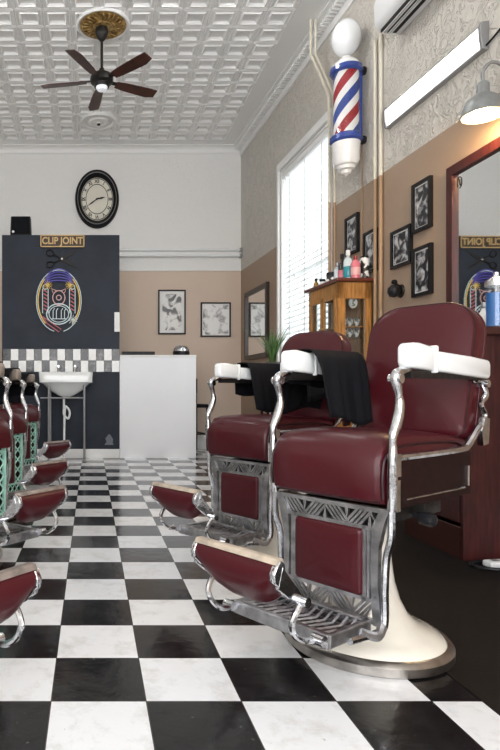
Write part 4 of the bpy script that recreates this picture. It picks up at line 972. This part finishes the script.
    fl = obj('footrest_flap', flap_mesh([w*k/12 for k in range(-12, 13)]), m_leather, t)
    bm = B(); prism(bm, [(-.694, .404), (-.686, .418), (-.662, .418), (-.658, .404), (-.67, .400)], -w - .002, w + .002, 'YZ'); finish(bm, .003, 2); obj('worn_edge', bm, m_worn if style == 'nickel' else mat('dull worn edge', (.30, .25, .22), .4, var=.5, vscale=25), fl)
    for s in (-1, 1):
        x1 = s*w; bm = B(); rg = []
        for xx in (s*w*.93, s*(w + .007)):
            f = .62; rg.append([bm.verts.new(P(xx, L + (-.004 if k_ > 6 else .004), z + (.003 if k_ in (0, 9) else -.004))) for k_, (L, z) in enumerate(flap_sec(xx, f))])
        for k in range(len(base)): bm.faces.new((rg[0][k], rg[0][(k+1) % len(base)], rg[1][(k+1) % len(base)], rg[1][k]))
        bm.faces.new(rg[0][::-1]); bm.faces.new(rg[1])
        prism(bm, [(-.672, .40), (-.690, .345), (-.650, .315), (-.600, .285), (-.580, .30), (-.61, .335), (-.645, .37)], *sorted((s*(w - .004), s*(w + .008))), 'YZ')
        finish(bm, .002, 1); obj('end_plate', bm, m_chrome, fl)
        bm = B(); tube(bm, spline([P(s*.152, .592, .298), P(s*.152, .612, .280), P(s*.148, .630, .250), P(s*.142, .622, .220), P(s*.140, .595, .196), P(s*.144, .56, .183), P(s*.150, .50, .178)], 5), .0085, 8)
        tube(bm, [P(s*.138, .528, .182), P(s*.172, .528, .182)], .015, 10); tube(bm, [P(s*.143, .595, .297), P(s*.170, .595, .297)], .014, 10); obj('footrest_arm', bm, m_chrome, fl)
    # recline lever
    bm = B(); tube(bm, [P(.19, .10, .47), P(.235, .10, .462)], .008, 8); lathe(bm, [(0, .03), (.018, .026), (.022, 0), (.018, -.015), (0, -.02)], 16, P(.235, .10, .462), axis='X'); obj('release_knob', bm, m_blackp, t)
    return t

TH_R = math.radians(-55.2); TH_L = math.radians(50)
c1 = make_chair('nickel', 'large oxblood barber chair nearest the camera in the right row, cream pedestal on round base', 'oxblood barber chairs in the right row')
c1.location = (.952, 2.006, 0); c1.rotation_euler = (0, 0, TH_R)
c2 = copy_tree(c1); c2['label'] = 'second oxblood barber chair of the right row, behind the nearest one'; c2.location = (.932, 3.03, 0)
cl = make_chair('mint', 'mint-framed oxblood barber chair of the left row with only its footrest in view', 'mint-framed barber chairs in the left row', gt=.60, seat_z0=.60)
cl.location = (-.755, 1.80, 0); cl.rotation_euler = (0, 0, TH_L)
lc = [cl]
for loc, lab in (((-.735, 3.00, 0), 'mint-framed barber chair at the left edge, nearest whose seat shows'), ((-.765, 3.98, 0), 'middle mint-framed barber chair of the three visible seats on the left'), ((-.80, 5.35, 0), 'farthest mint-framed barber chair of the left row, closest to the washbasin')):
    c = copy_tree(cl); c.location = loc; c['label'] = lab; lc.append(c)

# draped black cloths: local frame of the chair; s = side of the arm
def cloth(s, L0, L1, zin, zout, seed):
    rnd = random.Random(seed); bm = B()
    xa = s*.205
    prof = []     # (x offset towards the inside, z)
    no = 5; ni = 12
    for k in range(no + 1): prof.append((-.040, zout + (.975 - zout)*k/no))
    prof += [(-.030, .990), (0, .993), (.030, .990)]
    for k in range(ni + 1): prof.append((.040 + .035*(k/ni), .980 - (.980 - zin)*k/ni))
    nl = 22; rings = []
    for i in range(nl + 1):
        u = i/nl; L = L0 + (L1 - L0)*u; ring_ = []
        for j, (dx_, z) in enumerate(prof):
            hang = max(0, .975 - z); fold = math.sin(u*13 + seed)*.010 + math.sin(u*27 + seed*2)*.004
            zz = z + (math.sin(u*5 + seed)*.014)*hang/.2; lo = -.035*u*(1 if z < .98 else 0)*0
            sgn_ = 1 if dx_ > 0 else -1
            x = xa - s*(dx_ + sgn_*abs(fold)*min(1, hang/.06) + (.012*sgn_ if hang > 0 else 0))
            Lf = L + (hang*.12)*(u - .5)
            ring_.append(bm.verts.new(P(x, Lf, zz - (0.022*max(0, -L) if hang <= 0.02 else 0)*0)))
        rings.append(ring_)
    for a, b_ in zip(rings, rings[1:]):
        for k in range(len(prof) - 1): f = bm.faces.new((a[k], a[k+1], b_[k+1], b_[k])); f.smooth = True
    return bm
def drape(name, bm, chair, label, group=None):
    o = obj(name, bm, m_black); o.location = chair.location; o.rotation_euler = chair.rotation_euler
    md = o.modifiers.new('thick', 'SOLIDIFY'); md.thickness = .004; md.offset = 0
    return tag(o, label, 'cloth', group)
drape('black_towel', cloth(-1, .09, -.21, .735, .86, 1), c1, 'black barber cape folded over the far arm of the nearest right-hand chair', 'black capes over chair arms')
drape('black_towel', cloth(-1, -.0, -.33, .74, .82, 3), c2, 'black barber cape over the far arm of the second right-hand chair', 'black capes over chair arms')
drape('black_towel', cloth(1, .10, -.30, .74, .80, 5), c2, 'crumpled black cape over the near arm of the second right-hand chair', 'black capes over chair arms')
for c, s_, lab in ((lc[1], 1, 'black cape over the right arm of the nearest visible mint-framed chair'), (lc[2], 2, 'black cape over the right arm of the middle mint-framed chair'), (lc[3], 4, 'black cape over the right arm of the mint-framed chair by the washbasin')):
    drape('black_towel', cloth(1, .16, -.30, .735, .80, s_), c, lab, 'black capes over chair arms')

# ------------------------------------------------------------------ light
w = bpy.data.worlds.new('World'); sc.world = w; w.use_nodes = True
bg = w.node_tree.nodes['Background']; bg.inputs[0].default_value = (0.93, 0.96, 1.0, 1); bg.inputs[1].default_value = 1.6
def area(name, loc, rot, sx, sy, power, color=(1, 1, 1), parent=None):
    l = bpy.data.lights.new(name, 'AREA'); l.shape = 'RECTANGLE'; l.size = sx; l.size_y = sy; l.energy = power; l.color = color
    o = bpy.data.objects.new(name, l); COL.objects.link(o); o.location = loc; o.rotation_euler = rot; return o
area('shopfront_daylight', (0, YF - .2, 2.1), (math.radians(90), 0, 0), 4.6, 3.2, 85, (1, .98, .96))
area('window_daylight', (wx(6.16) + .5, 6.16, 2.2), (0, math.radians(90), 0), 2.4, 1.4, 12, (.95, .98, 1))
# fill lights added to brighten the room, shaped as battens above the view
def batten(x, y, label, e=6):
    t = thing('fill_batten', label, 'light fitting', (x, y, CEIL), 0, 'added fill lights')
    bm = B(); box(bm, -.06, .06, -.62, .62, -.06, -.01); obj('housing', bm, m_white, t)
    bm = B(); tube(bm, [(0, -.58, -.08), (0, .58, -.08)], .018, 10); obj('tube', bm, mat('fill tube %d' % e, (.9, .9, .9), .4, emit=(1, .99, .97), estr=e), t)
    return t
batten(.95, 1.6, 'added batten-shaped fill light above the nearest right-hand chair')
batten(-1.1, 1.6, 'added batten-shaped fill light above the left row of chairs')
batten(.95, 4.4, 'added batten-shaped fill light above the second right-hand chair', 30)
batten(-1.1, 4.4, 'added batten-shaped fill light above the middle of the left row', 30)
pt = bpy.data.lights.new('lamp_glow', 'POINT'); pt.energy = 11; pt.color = (1, .65, .3); pt.shadow_soft_size = .04
po = bpy.data.objects.new('lamp_glow', pt); COL.objects.link(po); po.location = (gx, gy, gz - .03)

# ------------------------------------------------------------------ camera
cd_ = bpy.data.cameras.new('camera'); cam = bpy.data.objects.new('camera', cd_); COL.objects.link(cam)
cam.location = (0, 0, H); cam.rotation_euler = (PI/2, 0, 0)
cd_.sensor_width = 36; cd_.sensor_fit = 'AUTO'; cd_.lens = F/750*36; cd_.shift_x = (250 - CX)/750; cd_.shift_y = -(375 - CY)/750; cd_.clip_start = .05
sc.camera = cam
sc.view_settings.view_transform = 'Standard'; sc.view_settings.look = 'None'; sc.view_settings.gamma = 1; sc.view_settings.exposure = 0.8
sc.view_settings.use_curve_mapping = False
